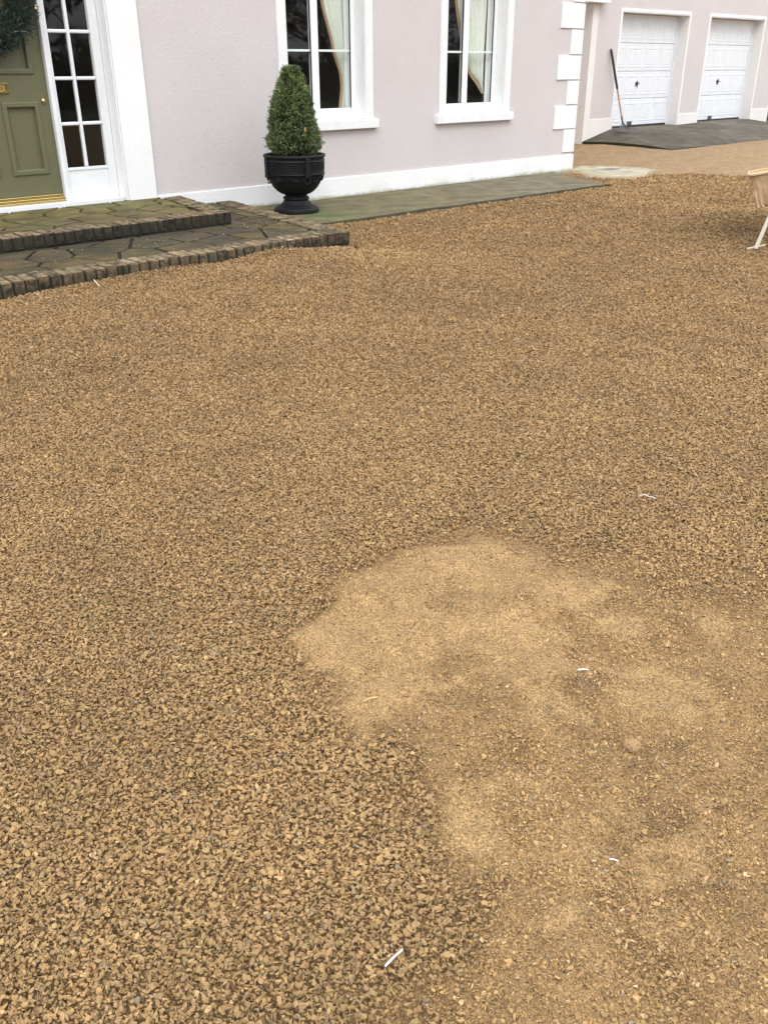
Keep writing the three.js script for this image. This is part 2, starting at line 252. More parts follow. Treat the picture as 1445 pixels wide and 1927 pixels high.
// sidelights: four panes high, two wide
function sidelight(m) {
  const o = grp('sidelight', house), X = x => m > 0 ? x : 2 * DC - x, b = (a, y0, z0, c, y1, z1, r) => box(Math.min(X(a), X(c)), y0, z0, Math.max(X(a), X(c)), y1, z1, r);
  const L = 4.05, R = 4.485, C = 4.262, y0 = 0.594, pitch = 0.4055, rows = 5, top = y0 + pitch * rows;
  obj('post', [b(3.975, 0.289, -0.22, 4.018, 2.9, -0.105, 0.008), b(4.0185, 0.289, -0.2, L, 2.9, -0.125, 0.01)], M.gloss, o);
  obj('stile', [b(R, 0.289, -0.2, 4.574, 2.9, -0.14, 0.006)], M.gloss, o);
  obj('lower_panel', [b(L + 0.001, 0.289, -0.2, R - 0.001, y0 - 0.03, -0.146, 0.004), b(L + 0.001, y0 - 0.029, -0.2, R - 0.001, y0, -0.138, 0.006)], M.gloss, o);
  obj('head_rail', b(L + 0.001, top, -0.2, R - 0.001, 2.9, -0.142, 0.006), M.gloss, o);
  obj('mullion', b(C - 0.016, y0 + 0.001, -0.19, C + 0.016, top - 0.001, -0.145, 0.011), M.gloss, o);
  for (let k = 1; k < rows; k++) for (const [a, c] of [[L + 0.001, C - 0.0165], [C + 0.0165, R - 0.001]]) obj('glazing_bar', b(a, y0 + pitch * k - 0.016, -0.188, c, y0 + pitch * k + 0.016, -0.146, 0.011), M.gloss, o);
  for (let k = 0; k < rows; k++) for (const [a, c] of [[L, C], [C, R]]) { const g = new THREE.PlaneGeometry(c - a - 0.03, pitch - 0.03); g.translate((X(a) + X(c)) / 2, y0 + pitch * (k + 0.5), -0.168); obj('pane', g, M.glass, o); }
}
sidelight(1); sidelight(-1);
{ // front door
  const d = grp('front_door', house), z = -0.16, x0 = 2.908, x1 = 3.972, y0 = 0.362, y1 = 2.5;
  const LP = [3.018, 3.377], RP = [3.503, 3.862], rowsY = [[0.556, 1.207], [1.445, 2.36]];
  const s = rectShape(x0, y0, x1, y1), pan = [];
  for (const [a, c] of [LP, RP]) for (const [u, v] of rowsY) { s.holes.push(rectHole(a + 0.035, u + 0.035, c - 0.035, v - 0.035)); pan.push([a, u, c, v]); }
  const g = new THREE.ExtrudeGeometry(s, { depth: 0.045, bevelEnabled: false }); g.translate(0, 0, z - 0.045);
  obj('leaf', metric(g), M.olive, d);
  for (const [a, u, c, v] of pan) { obj('moulding', [ring(a, u, c, v, 0.046, 0.016, 0.008, z - 0.001), ring(a + 0.03, u + 0.03, c - 0.03, v - 0.03, 0.02, 0.008, 0.004, z - 0.02)], M.olive, d); obj('panel', box(a + 0.036, u + 0.036, z - 0.04, c - 0.036, v - 0.036, z - 0.02, 0.003), M.olive, d); }
  obj('head', box(x0, y1 + 0.004, z - 0.06, x1, 2.9, z + 0.02, 0.006), M.gloss, d);
  obj('weather_bar', [box(x0 + 0.002, 0.336, z - 0.02, x1 - 0.002, 0.36, z + 0.014, 0.007), box(x0 + 0.002, 0.312, z - 0.02, x1 - 0.002, 0.335, z + 0.03, 0.008), box(x0 + 0.002, 0.289, z - 0.02, x1 - 0.002, 0.311, z + 0.044, 0.007)], M.brass, d);
  obj('letterbox', [ring(3.285, 1.278, 3.598, 1.374, 0.022, 0.008, 0.004, z), box(3.3, 1.29, z, 3.585, 1.36, z + 0.004, 0.002)], M.brassDull, d);
  obj('letterbox_flap', [box(3.33, 1.296, z + 0.004, 3.56, 1.352, z + 0.009, 0.003), tube([[3.36, 1.345, z + 0.008], [3.36, 1.315, z + 0.03], [3.44, 1.302, z + 0.036], [3.52, 1.302, z + 0.036], [3.545, 1.315, z + 0.03], [3.545, 1.345, z + 0.008]], 0.0045, 24, 8)], M.brass, d);
  const k = lathe([[0.0001, 0.02], [0.012, 0.018], [0.02, 0.01], [0.021, 0.004], [0.02, 0]], 20); k.rotateX(Math.PI / 2); k.translate(3.913, 1.215, z + 0.001);
  const drop = new THREE.SphereGeometry(0.016, 14, 10); drop.scale(1, 1.35, 0.6); drop.translate(3.913, 1.208, z + 0.014);
  obj('keyhole_cover', [k, drop, box(3.909, 1.232, z, 3.917, 1.25, z + 0.006, 0.002)], M.brass, d);
}
// sash windows
function makeWindow(x) {
  const o = grp('window', house, [x, 0, 0]), top = 2.75, zf = -0.16, yb = 0.92;
  // plaster surround proud of the wall, and splayed reveals inside it
  obj('surround', [box(0, yb - 0.02, -0.02, 0.114, top + 0.13, 0.024, 0.006), box(1.291, yb - 0.02, -0.02, 1.402, top + 0.13, 0.024, 0.006), box(0.1145, top + 0.001, -0.02, 1.2905, top + 0.13, 0.024, 0.006)], M.whiteSmooth, o);
  obj('reveal', box(0.114, yb + 0.001, -0.24, 0.128, top - 0.001, 0.018, 0.004), M.whiteSmooth, o); obj('reveal', box(1.277, yb + 0.001, -0.24, 1.291, top - 0.001, 0.018, 0.004), M.whiteSmooth, o);
  obj('sill', [box(-0.06, 0.815, -0.05, 1.462, yb - 0.002, 0.062, 0.008), box(0.129, 0.84, -0.25, 1.276, yb + 0.018, -0.052, 0.004)], M.whiteSmooth, o);
  const L = 0.13, R = 1.275;
  obj('frame', [box(L, yb + 0.02, -0.22, L + 0.118, top, zf, 0.005), box(R - 0.068, yb + 0.02, -0.22, R, top, zf, 0.005), box(L + 0.1185, yb + 0.02, -0.22, R - 0.0685, 1.044, zf, 0.005)], M.upvc, o);
  obj('mullion', box(0.606, 1.0445, -0.218, 0.708, top, zf + 0.004, 0.006), M.upvc, o);
  for (const [a, b] of [[L + 0.118, 0.606], [0.708, R - 0.068]]) {
    obj('glazing_bar', box(a + 0.001, 1.656, -0.2, b - 0.001, 1.68, zf - 0.018, 0.003), M.glazingBar, o);
    for (const [u, v] of [[1.0445, 1.655], [1.681, top]]) { const g = new THREE.PlaneGeometry(b - a, v - u); g.translate((a + b) / 2, (u + v) / 2, -0.19); obj('pane', g, M.glass, o); }
    obj('gasket', box(a, 1.046, -0.186, a + 0.007, top, zf - 0.006, 0.002), M.black, o); obj('gasket', box(b - 0.007, 1.046, -0.186, b, top, zf - 0.006, 0.002), M.black, o);
  }
}
WIN.forEach(makeWindow);

// curtains: cloth hung from above the window and drawn to a tie at the right
function drape(fnLeft, fnRight, yTop, yBot, z0, folds, amp, nu = 60, nv = 60) {
  const pos = [], uv = [], idx = [];
  for (let j = 0; j <= nv; j++) for (let i = 0; i <= nu; i++) {
    const y = mix(yTop, yBot, j / nv), u = i / nu, a = fnLeft(y), b = fnRight(y), w = (b - a);
    pos.push(mix(a, b, u), y - 0.05 * Math.sin(u * Math.PI) * (j / nv), z0 + amp * Math.sin(u * folds * Math.PI * 2 + 0.6 * Math.sin(y * 3)) + 0.4 * amp * Math.sin(u * folds * 4.3 * Math.PI + y * 2)); uv.push(u * w, y);
  }
  for (let j = 0; j < nv; j++) for (let i = 0; i < nu; i++) { const a = j * (nu + 1) + i; idx.push(a, a + nu + 1, a + 1, a + 1, a + nu + 1, a + nu + 2); }
  const g = new THREE.BufferGeometry(); g.setAttribute('position', new THREE.Float32BufferAttribute(pos, 3)); g.setAttribute('uv', new THREE.Float32BufferAttribute(uv, 2)); g.setIndex(idx); g.computeVertexNormals(); return g;
}
const piece = tab => y => { for (let i = 0; i < tab.length - 1; i++) { const [y0, x0] = tab[i], [y1, x1] = tab[i + 1]; if (y <= y0 && y >= y1) return mix(x0, x1, smooth(0, 1, (y0 - y) / (y0 - y1)) * 0.4 + 0.6 * (y0 - y) / (y0 - y1)); } return tab[tab.length - 1][1]; };
{
  const c = thing('curtain', 'cream curtain drawn back to the right inside the window behind the topiary bush', 'curtain', [0, 0, 0], 0, 'tied-back curtains in the ground floor windows');
  const L = piece([[2.75, 7.3], [2.2, 7.475], [1.67, 7.64], [1.4, 7.745], [1.28, 7.755], [0.95, 7.7]]), R = piece([[2.75, 7.83], [1.5, 7.82], [1.28, 7.81], [0.95, 7.81]]);
  obj('cloth', drape(y => L(y) + 0.01, R, 2.74, 1.0, -0.285, 4, 0.02), M.curtain, c);
  obj('edging', drape(y => L(y) - 0.025, y => L(y) + 0.02, 2.74, 1.0, -0.266, 0.6, 0.006, 12, 60), M.curtainTrim, c);
  obj('lining', drape(() => 7.79, () => 7.894, 2.74, 0.97, -0.252, 0.5, 0.003, 16, 12), M.lining, c);
  const d = thing('curtain', 'cream curtain swept up in a low tied loop inside the window nearer the house corner', 'curtain', [0, 0, 0], 0, 'tied-back curtains in the ground floor windows');
  const L2 = piece([[2.75, 9.65], [2.28, 9.735], [1.69, 9.895], [1.45, 10.02], [1.25, 10.24], [1.2, 10.3]]), R2 = piece([[2.75, 10.345], [1.5, 10.345], [1.2, 10.335]]);
  obj('cloth', drape(y => L2(y) + 0.02, R2, 2.74, 1.2, -0.285, 5, 0.022), M.curtain, d);
  obj('edging', drape(y => L2(y) - 0.03, y => L2(y) + 0.03, 2.74, 1.2, -0.266, 0.6, 0.006, 12, 60), M.curtainTrim, d);
  obj('lining', drape(() => 10.34, () => 10.46, 2.74, 0.97, -0.252, 0.5, 0.003, 16, 12), M.lining, d);
}

// ---------------------------------------------------------------- front steps
{
  const steps = thing('front_steps', 'two mossy crazy-paved steps edged with weathered bricks below the front door', 'steps');
  const r = rng(77);
  function clip(poly, nx, ny, c) { const out = []; for (let i = 0; i < poly.length; i++) { const a = poly[i], b = poly[(i + 1) % poly.length], da = a[0] * nx + a[1] * ny - c, db = b[0] * nx + b[1] * ny - c; if (da <= 0) out.push(a); if ((da < 0) !== (db < 0)) { const t = da / (da - db); out.push([mix(a[0], b[0], t), mix(a[1], b[1], t)]); } } return out; }
  const mossy = (x, z, up) => clamp((up ? 0.75 : 0.0) * smooth(1.35, 0.2, z) + smooth(0.55, 0.0, (up ? UX(z) : SX(z)) - x) * 0.8 + smooth(0.5, 0, z) * 0.6 + (fbm(x * 3, z * 3, 3, 401) - 0.5) * 0.9);
  function step(name, edge, zf, zb, yTop, yBot, xl, up) {
    const o = grp(name, steps);
    // bed of dark mortar
    const s = new THREE.Shape(); s.moveTo(xl + 0.02, -(zf - 0.03)); s.lineTo(edge(zf) - 0.03, -(zf - 0.03)); s.lineTo(edge(0) - 0.03, 0); s.lineTo(xl + 0.02, 0); s.closePath();
    const bg = new THREE.ExtrudeGeometry(s, { depth: yTop - 0.026 - yBot, bevelEnabled: false }); bg.rotateX(-Math.PI / 2); bg.translate(0, yBot, 0); obj('mortar', metric(bg), M.mortar, o);
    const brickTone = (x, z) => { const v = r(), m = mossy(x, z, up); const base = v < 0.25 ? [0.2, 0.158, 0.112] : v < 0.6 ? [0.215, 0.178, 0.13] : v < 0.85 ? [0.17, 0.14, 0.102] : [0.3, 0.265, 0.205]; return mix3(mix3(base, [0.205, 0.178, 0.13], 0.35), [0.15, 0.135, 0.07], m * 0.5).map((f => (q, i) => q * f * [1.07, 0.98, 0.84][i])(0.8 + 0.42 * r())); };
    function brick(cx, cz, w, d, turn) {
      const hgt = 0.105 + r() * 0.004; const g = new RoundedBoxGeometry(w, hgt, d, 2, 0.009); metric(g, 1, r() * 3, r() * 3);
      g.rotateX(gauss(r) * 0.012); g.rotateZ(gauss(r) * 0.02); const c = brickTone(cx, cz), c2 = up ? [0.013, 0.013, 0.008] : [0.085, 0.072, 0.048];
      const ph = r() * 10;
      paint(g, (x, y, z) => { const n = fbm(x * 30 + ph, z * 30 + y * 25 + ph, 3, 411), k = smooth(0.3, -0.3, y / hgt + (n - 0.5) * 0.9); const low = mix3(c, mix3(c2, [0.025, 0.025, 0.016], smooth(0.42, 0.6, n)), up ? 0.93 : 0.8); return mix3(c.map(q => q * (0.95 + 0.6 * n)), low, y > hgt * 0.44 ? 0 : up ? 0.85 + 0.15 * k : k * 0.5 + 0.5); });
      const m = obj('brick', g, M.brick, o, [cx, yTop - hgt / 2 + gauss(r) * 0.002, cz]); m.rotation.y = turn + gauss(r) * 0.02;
      // a second course hidden below the first closes the riser
    }
    const n = Math.round((edge(zf) - xl) / 0.0895), pitch = (edge(zf) - xl) / n;
    for (let i = 0; i < n; i++) { const cx = xl + pitch * (i + 0.5); brick(cx, zf - 0.108 + gauss(r) * 0.003, pitch - 0.011 - r() * 0.004, 0.216, 0); }
    const turn = Math.atan2(edge(0) - edge(1), 1), rows = Math.floor((zf - 0.25) / 0.0895);
    for (let i = 0; i < rows; i++) { const cz = zf - 0.265 - i * 0.0895; brick(edge(cz) - 0.108, cz, 0.216, 0.073, turn); }
    // the riser below the bricks
    const rs = [box(xl + 0.01, yBot, zf - 0.12, edge(zf) - 0.012, yTop - 0.014, zf - 0.007, 0.004)]; obj('riser', rs, M.mortar, o);
    // irregular flagstones
    const inner = [[xl + 0.01, zb], [edge(zb) - 0.23, zb], [edge(zf) - 0.215, zf - 0.228], [xl + 0.01, zf - 0.228]];
    const seeds = []; let guard = 0; while (guard++ < 4000) { const x = mix(xl, edge(zb) - 0.2, r()), z = mix(zb, zf - 0.2, r()); if (seeds.every(([a, b]) => Math.hypot((a - x) * 0.85, (b - z) * 1.15) > 0.24 + 0.2 * hash(Math.floor(x * 9), Math.floor(z * 9), 5))) seeds.push([x, z]); }
    for (const [sx, sz] of seeds) {
      let poly = inner.map(p => p.slice());
      for (const [qx, qz] of seeds) { if (qx === sx && qz === sz) continue; const dx = qx - sx, dz = qz - sz, L = Math.hypot(dx, dz), nx = dx / L, nz = dz / L; poly = clip(poly, nx, nz, ((sx + qx) / 2) * nx + ((sz + qz) / 2) * nz - 0.011 - 0.005 * r()); if (poly.length < 3) break; }
      if (poly.length < 3) continue;
      // wobble the edges
      const pts = []; for (let i = 0; i < poly.length; i++) { const a = poly[i], b = poly[(i + 1) % poly.length], L = Math.hypot(b[0] - a[0], b[1] - a[1]); if (L < 0.012) continue; const k = Math.max(1, Math.round(L / 0.06)); for (let q = 0; q < k; q++) { const t = q / k, j = q ? 0.007 : 0.004; pts.push([mix(a[0], b[0], t) + (r() - 0.5) * j, mix(a[1], b[1], t) + (r() - 0.5) * j]); } }
      if (pts.length < 3) continue;
      const sh = new THREE.Shape(pts.map(p => new THREE.Vector2(p[0], -p[1])));
      const g = new THREE.ExtrudeGeometry(sh, { depth: 0.022, bevelEnabled: true, bevelThickness: 0.006, bevelSize: 0.004, bevelOffset: -0.004, bevelSegments: 2 }); g.rotateX(-Math.PI / 2); metric(g, 1, r() * 5, r() * 5);
      const v = r(), m = mossy(sx, sz, up), wet = up ? 0 : smooth(0.45, 0.7, fbm(sx * 2.2, sz * 2.2, 2, 421));
      let c = v < 0.4 ? [0.17, 0.145, 0.085] : v < 0.7 ? [0.215, 0.165, 0.09] : v < 0.9 ? [0.15, 0.13, 0.1] : [0.15, 0.138, 0.11]; c = c.map((q, i) => q * (up ? 0.88 : 0.52) * [1.12, 1, 0.8][i]);
      c = mix3(c, up ? [0.24, 0.222, 0.085] : [0.15, 0.142, 0.06], m * 0.8); c = mix3(c, [0.062, 0.055, 0.045], wet * 0.55);
      paint(g, (x, y, z) => { const n = fbm(x * 6, z * 6, 4, 431), mm = smooth(0.5, 0.7, n) * (0.35 + 0.5 * m); return mix3(c, up ? [0.18, 0.178, 0.055] : [0.1, 0.1, 0.035], mm).map(q => q * (0.7 + 0.6 * fbm(x * 14, z * 14, 3, 437))); });
      const mesh = obj('paving_stone', g, M.flag, o, [0, yTop - 0.034 + gauss(r) * 0.0012, 0]);
    }
  }
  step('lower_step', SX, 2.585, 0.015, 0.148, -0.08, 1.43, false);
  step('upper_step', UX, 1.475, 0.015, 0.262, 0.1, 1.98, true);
}

// ---------------------------------------------------------------- path, slab, apron
function sheet(x0, x1, nx, z0, z1, nz, fy, fc, keep) {
  const pos = [], uv = [], col = [], idx = [];
  for (let j = 0; j <= nz; j++) for (let i = 0; i <= nx; i++) { const a = typeof x0 === 'function' ? x0(j / nz) : x0, x = mix(a, x1, i / nx), b = typeof z1 === 'function' ? z1(x) : z1, z = mix(z0, b, j / nz); pos.push(x, fy(x, z), z); uv.push(x, z); col.push(...fc(x, z)); }
  for (let j = 0; j < nz; j++) for (let i = 0; i < nx; i++) { const a = j * (nx + 1) + i; idx.push(a, a + nx + 1, a + 1, a + 1, a + nx + 1, a + nx + 2); }
  const g = new THREE.BufferGeometry(); g.setAttribute('position', new THREE.Float32BufferAttribute(pos, 3)); g.setAttribute('uv', new THREE.Float32BufferAttribute(uv, 2)); g.setAttribute('color', new THREE.Float32BufferAttribute(col, 3)); g.setIndex(idx); g.computeVertexNormals(); return g;
}
{
  const zf = x => 1.535 + (fbm(x * 4, 1, 3, 501) - 0.5) * 0.035, top = (x, z) => 0.042 + 0.006 * smooth(0, 1.5, z) + (fbm(x * 2, z * 2, 2, 503) - 0.5) * 0.006;
  const tone = (x, z) => {
    const n = fbm(x * 1.3, z * 2.2, 4, 511), m = fbm(x * 6, z * 6, 4, 513), grn = smooth(8.6, 6.0, x) * 0.8 + smooth(0.3, 0, z) * 0.5;
    let c = mix3([0.25, 0.215, 0.13], [0.33, 0.28, 0.17], n); c = mix3(c, [0.225, 0.225, 0.085], clamp(grn * smooth(0.3, 0.7, m))); c = mix3(c, [0.3, 0.272, 0.205], smooth(8.3, 10, x) * 0.8);
    c = mix3(c, [0.13, 0.24, 0.06], 0.75 * smooth(0.42, 0.1, Math.hypot(x - 6.45, (z - 1.0) * 0.8)) * smooth(0.3, 0.6, m));
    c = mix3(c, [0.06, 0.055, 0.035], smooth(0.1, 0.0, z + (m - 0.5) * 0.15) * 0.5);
    c = mix3(c, [0.3, 0.2, 0.1], smooth(10.4, 11.3, x + (m - 0.5) * 0.9) * smooth(0.3, 1.3, z));
    const sp = hash(Math.round(x * 40), Math.round(z * 40), 519); return c.map((q, i) => q * (0.9 + 0.4 * (m - 0.5) + (sp > 0.93 ? 0.14 : sp < 0.06 ? -0.14 : 0)) * [1.04, 1.02, 0.9][i]);
  };
  const p = thing('path', 'mossy grey-green concrete path along the foot of the house wall', 'path', [0, 0, 0], 0, null, 'structure');
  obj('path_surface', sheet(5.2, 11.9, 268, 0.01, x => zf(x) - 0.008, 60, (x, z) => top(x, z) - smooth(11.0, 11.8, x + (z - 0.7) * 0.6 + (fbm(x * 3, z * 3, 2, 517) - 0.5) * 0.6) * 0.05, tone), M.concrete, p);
  // edge of the slab
  const pos = [], col = [], uv = [], idx = [], n = 240;
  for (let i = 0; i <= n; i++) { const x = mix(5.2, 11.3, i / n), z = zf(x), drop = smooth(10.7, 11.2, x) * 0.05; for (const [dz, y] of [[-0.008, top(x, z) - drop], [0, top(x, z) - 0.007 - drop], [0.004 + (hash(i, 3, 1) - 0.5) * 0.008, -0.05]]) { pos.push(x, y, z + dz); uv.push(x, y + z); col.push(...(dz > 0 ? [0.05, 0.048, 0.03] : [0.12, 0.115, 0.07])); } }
  for (let i = 0; i < n; i++) for (let k = 0; k < 2; k++) { const a = i * 3 + k; idx.push(a, a + 1, a + 3, a + 3, a + 1, a + 4); }
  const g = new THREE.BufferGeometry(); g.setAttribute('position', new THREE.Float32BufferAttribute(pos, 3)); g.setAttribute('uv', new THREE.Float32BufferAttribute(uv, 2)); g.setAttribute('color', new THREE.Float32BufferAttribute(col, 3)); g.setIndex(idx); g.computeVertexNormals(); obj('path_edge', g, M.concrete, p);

  // pale slab at the house corner, its rim lost under sand
  const sl = sheet(11.5, 13.4, 60, -0.5, 1.5, 60, (x, z) => { const d = sdPoly(x, z, SLAB) + (fbm(x * 4, z * 4, 2, 361) - 0.5) * 0.22; return 0.036 - 0.07 * smooth(-0.1, 0.1, d) + (fbm(x * 3, z * 3, 2, 521) - 0.5) * 0.006 + H(x, z) * 0.4; }, (x, z) => { const m = fbm(x * 5, z * 5, 4, 523), d = sdPoly(x, z, SLAB); let c = mix3([0.56, 0.5, 0.36], [0.42, 0.385, 0.29], m); c = mix3(c, [0.22, 0.21, 0.2], smooth(0.3, 0.12, Math.hypot(x - 12.62, (z - 0.52))) * smooth(0.35, 0.6, m)); return mix3(c, [0.42, 0.3, 0.18], smooth(-0.2, 0, d) * 0.8).map(q => q * 1.4); });
  tag(obj('concrete_slab', sl, M.concrete), 'pale broken concrete slab flush in the drive at the house corner', 'slab', null, 'structure');

  // garage apron
  const prof = x => { const t = [[14.28, 0.272], [15.1, 0.445], [17.36, 0.435], [18.1, 0.45], [20.3, 0.44], [21.1, 0.355], [24.5, 0.3]]; for (let i = 0; i < t.length - 1; i++) if (x <= t[i + 1][0]) return mix(t[i][1], t[i + 1][1], clamp((x - t[i][0]) / (t[i + 1][0] - t[i][0]))); return 0.3; };
  const ay = (x, z) => { const f = clamp((z + 1.4) / (APRON_FRONT(x) + 1.4)), b = prof(z < -1.4 ? Math.max(x, 15.1) : x) - 0; return mix(b, 0.2 - 0.004 * (x - 14.8), z < -1.4 ? 0 : f * (0.75 + 0.25 * f)) + (fbm(x * 1.5, z * 1.5, 3, 531) - 0.5) * 0.006; };
  const at = (x, z) => { const n = fbm(x * 0.9, z * 1.8, 4, 541), m = fbm(x * 7, z * 7, 3, 543); let c = mix3([0.13, 0.118, 0.1], [0.23, 0.215, 0.195], smooth(0.3, 0.7, n) * 0.7 + 0.3 * smooth(16, 19, x)); c = mix3(c, [0.12, 0.115, 0.07], smooth(0.5, 0, x - apronLeft(z)) * 0.8); c = mix3(c, [0.06, 0.055, 0.045], smooth(0.1, 0, APRON_FRONT(x) - z) * 0.6); return c.map((q, i) => q * (0.98 + 0.4 * (m - 0.5)) * [1.08, 1.0, 0.87][i]); };
  const a = thing('concrete_apron', 'dark grey concrete apron sloping down from the garage doors', 'apron', [0, 0, 0], 0, null, 'structure');
  const zs = t => apronLeft(mix(-1.4, 0.12, t));
  obj('apron_surface', sheet(zs, 24.4, 160, -1.398, x => APRON_FRONT(x), 50, ay, at), M.concrete, a);
  obj('apron_surface', sheet(14.9, 23.6, 40, -1.75, -1.396, 4, (x, z) => ay(x, -1.45), at), M.concrete, a);
  const rim = []; for (let i = 0; i <= 40; i++) { const z = mix(-1.4, 0.12, i / 40); rim.push([apronLeft(z), z]); } for (let i = 1; i <= 200; i++) { const x = mix(14.8, 24.4, i / 200); rim.push([x, APRON_FRONT(x)]); }
  const P2 = [], C2 = [], U2 = [], I2 = []; rim.forEach(([x, z], i) => { const y = ay(x, z) + 0.001, o = (hash(i, 7, 2) - 0.5) * 0.02; for (const [yy, k] of [[y, 0], [y - 0.015, 1], [y - 0.28, 1]]) { P2.push(x + (z < 0.1 ? -1 : 0) * o * k, yy, z + (z >= 0.1 ? o * k : 0)); U2.push(x + z, yy); C2.push(...(k ? [0.035, 0.032, 0.02] : [0.09, 0.085, 0.06])); } });
  for (let i = 0; i < rim.length - 1; i++) for (let k = 0; k < 2; k++) { const q = i * 3 + k; I2.push(q, q + 1, q + 3, q + 3, q + 1, q + 4); }
  const ge = new THREE.BufferGeometry(); ge.setAttribute('position', new THREE.Float32BufferAttribute(P2, 3)); ge.setAttribute('uv', new THREE.Float32BufferAttribute(U2, 2)); ge.setAttribute('color', new THREE.Float32BufferAttribute(C2, 3)); ge.setIndex(I2); ge.computeVertexNormals(); obj('apron_edge', ge, M.concrete, a);
}

// ---------------------------------------------------------------- garage
{
  const G = thing('garage', 'pale pink rendered garage with two white panelled doors, set back beyond the house', 'garage');
  const z = -1.4, OP = [[15.15, 17.36], [18.13, 20.31], [21.11, 23.3]], top = 2.355, X0 = 14.285, X1 = 24.1;
  const s = new THREE.Shape(); s.moveTo(X0, -0.1); s.lineTo(X1, -0.1); s.lineTo(X1, 2.5); s.lineTo((X0 + X1) / 2, 5.4); s.lineTo(X0, 2.5); s.closePath();
  for (const [a, b] of OP) s.holes.push(rectHole(a, -0.05, b, top));
  const g = new THREE.ExtrudeGeometry(s, { depth: 0.3, bevelEnabled: false }); g.translate(0, 0, z - 0.3); obj('wall', metric(g), M.pinkWall, G);
  obj('side_wall', box(X0 - 0.012, -0.1, -9, X0 + 0.3, 2.5, z - 0.302, 0), M.creamRender, G);
  obj('corner_strip', [box(X0 - 0.012, -0.1, z - 0.301, X0 + 0.155, 2.44, z + 0.012, 0.005)], M.creamRender, G);
  obj('side_wall', box(X1 - 0.3, -0.1, -9, X1, 2.5, z - 0.302, 0), M.creamRender, G);
  obj('back_wall', box(X0 + 0.302, -0.1, -9, X1 - 0.302, 5.3, -8.8, 0), M.interior, G);
  const P = (x, y, zz) => new THREE.Vector3(x, y, zz), xm = (X0 + X1) / 2;
  for (const e of [-1, 1]) { const xo = e < 0 ? X0 - 0.25 : X1 + 0.25; obj('roof', metric(new ConvexGeometry([P(xo, 2.42, -9.2), P(xo, 2.54, -9.2), P(xm, 5.55, -9.2), P(xm, 5.43, -9.2), P(xo, 2.42, z - 0.28), P(xo, 2.54, z - 0.28), P(xm, 5.55, z - 0.28), P(xm, 5.43, z - 0.28)])), M.slate, G); }
  obj('kneeler', [box(X0 - 0.42, 2.448, z - 0.45, X0 + 0.26, 2.62, z + 0.16, 0.008)], M.whiteSmooth, G);
  for (const e of [-1, 1]) { const a = e < 0 ? [X0 - 0.4, 2.62] : [X1 + 0.4, 2.62]; const L = Math.hypot(xm - a[0], 5.7 - a[1]), c = new RoundedBoxGeometry(L, 0.12, 0.3, 2, 0.01); c.rotateZ(Math.atan2(5.7 - a[1], xm - a[0])); c.translate((a[0] + xm) / 2, (a[1] + 5.7) / 2 - 0.03, z - 0.1); obj('coping', metric(c), M.whiteSmooth, G); }
  // plinth on the piers
  for (const [a, b] of [[X0 + 0.156, OP[0][0] - 0.002], [OP[0][1] + 0.002, OP[1][0] - 0.002], [OP[1][1] + 0.002, OP[2][0] - 0.002]]) obj('plinth', box(a, 0.1, z - 0.05, b, 0.632, z + 0.014, 0.005), M.creamRender, G);
  OP.forEach(([a, b], i) => {
    obj('trim', [box(a - 0.055, 0.633, z - 0.01, a - 0.0005, top + 0.05, z + 0.01, 0.004), box(b + 0.0005, 0.633, z - 0.01, b + 0.04, top + 0.05, z + 0.01, 0.004), box(a, top + 0.0005, z - 0.01, b, top + 0.05, z + 0.01, 0.004)], M.whiteSmooth, G);
    obj('reveal', [box(b - 0.012, 0.3, z - 0.29, b - 0.0006, top - 0.001, z + 0.006, 0.003), box(a + 0.0006, 0.3, z - 0.29, a + 0.012, top - 0.001, z + 0.006, 0.003), box(a + 0.0125, top - 0.013, z - 0.29, b - 0.0125, top - 0.0006, z + 0.006, 0.003)], M.creamRender, G);
    if (i === 2) { obj('dark_doorway_panel', box(a + 0.013, 0.3, z - 0.28, b - 0.013, top - 0.014, z - 0.22, 0.003), M.black, G); return; }
    const d = grp('garage_door', G), zd = z - 0.2, y0 = 0.468, y1 = top - 0.014, xa = a + 0.014, xb = b - 0.014, sh = (y1 - y0) / 4;
    obj('frame', [box(xa, 0.4, zd - 0.03, xa + 0.05, y1, zd + 0.004, 0.004), box(xb - 0.05, 0.4, zd - 0.03, xb, y1, zd + 0.004, 0.004)], M.garageWhite, d);
    for (let k = 0; k < 4; k++) {
      const u = y0 + k * sh, v = u + sh - 0.005; obj('section', box(xa + 0.052, u, zd - 0.06, xb - 0.052, v, zd - 0.012, 0.009), M.garageWhite, d);
      const w = (xb - xa - 0.104) / 4; for (let q = 0; q < 4; q++) { const pa = xa + 0.052 + w * q + 0.045, pb = pa + w - 0.09; obj('panel', [ring(pa, u + 0.065, pb, v - 0.065, 0.034, 0.005, 0.004, zd - 0.0125), box(pa + 0.05, u + 0.115, zd - 0.02, pb - 0.05, v - 0.115, zd - 0.008, 0.003)], M.garageWhite, d); }
    }
    const hx = (xa + xb) / 2 + (i ? -0.12 : -0.12), hy = 1.19;
    obj('handle', [box(hx - 0.045, hy - 0.03, zd - 0.012, hx - 0.012, hy + 0.03, zd + 0.012, 0.006), box(hx + 0.004, hy - 0.055, zd - 0.012, hx + 0.028, hy + 0.05, zd + 0.004, 0.005), rod([hx - 0.03, hy, zd + 0.01], [hx + 0.016, hy + 0.006, zd + 0.03], 0.006), rod([hx + 0.016, hy, zd], [hx + 0.016, hy, zd + 0.045], 0.007)], M.black, d);
    obj('latch', [box(hx - 0.18, y0 + 0.01, zd - 0.012, hx - 0.05, y0 + 0.075, zd + 0.014, 0.005), box(hx - 0.135, y0 + 0.03, zd + 0.012, hx - 0.095, y0 + 0.06, zd + 0.022, 0.004)], M.steel, d);
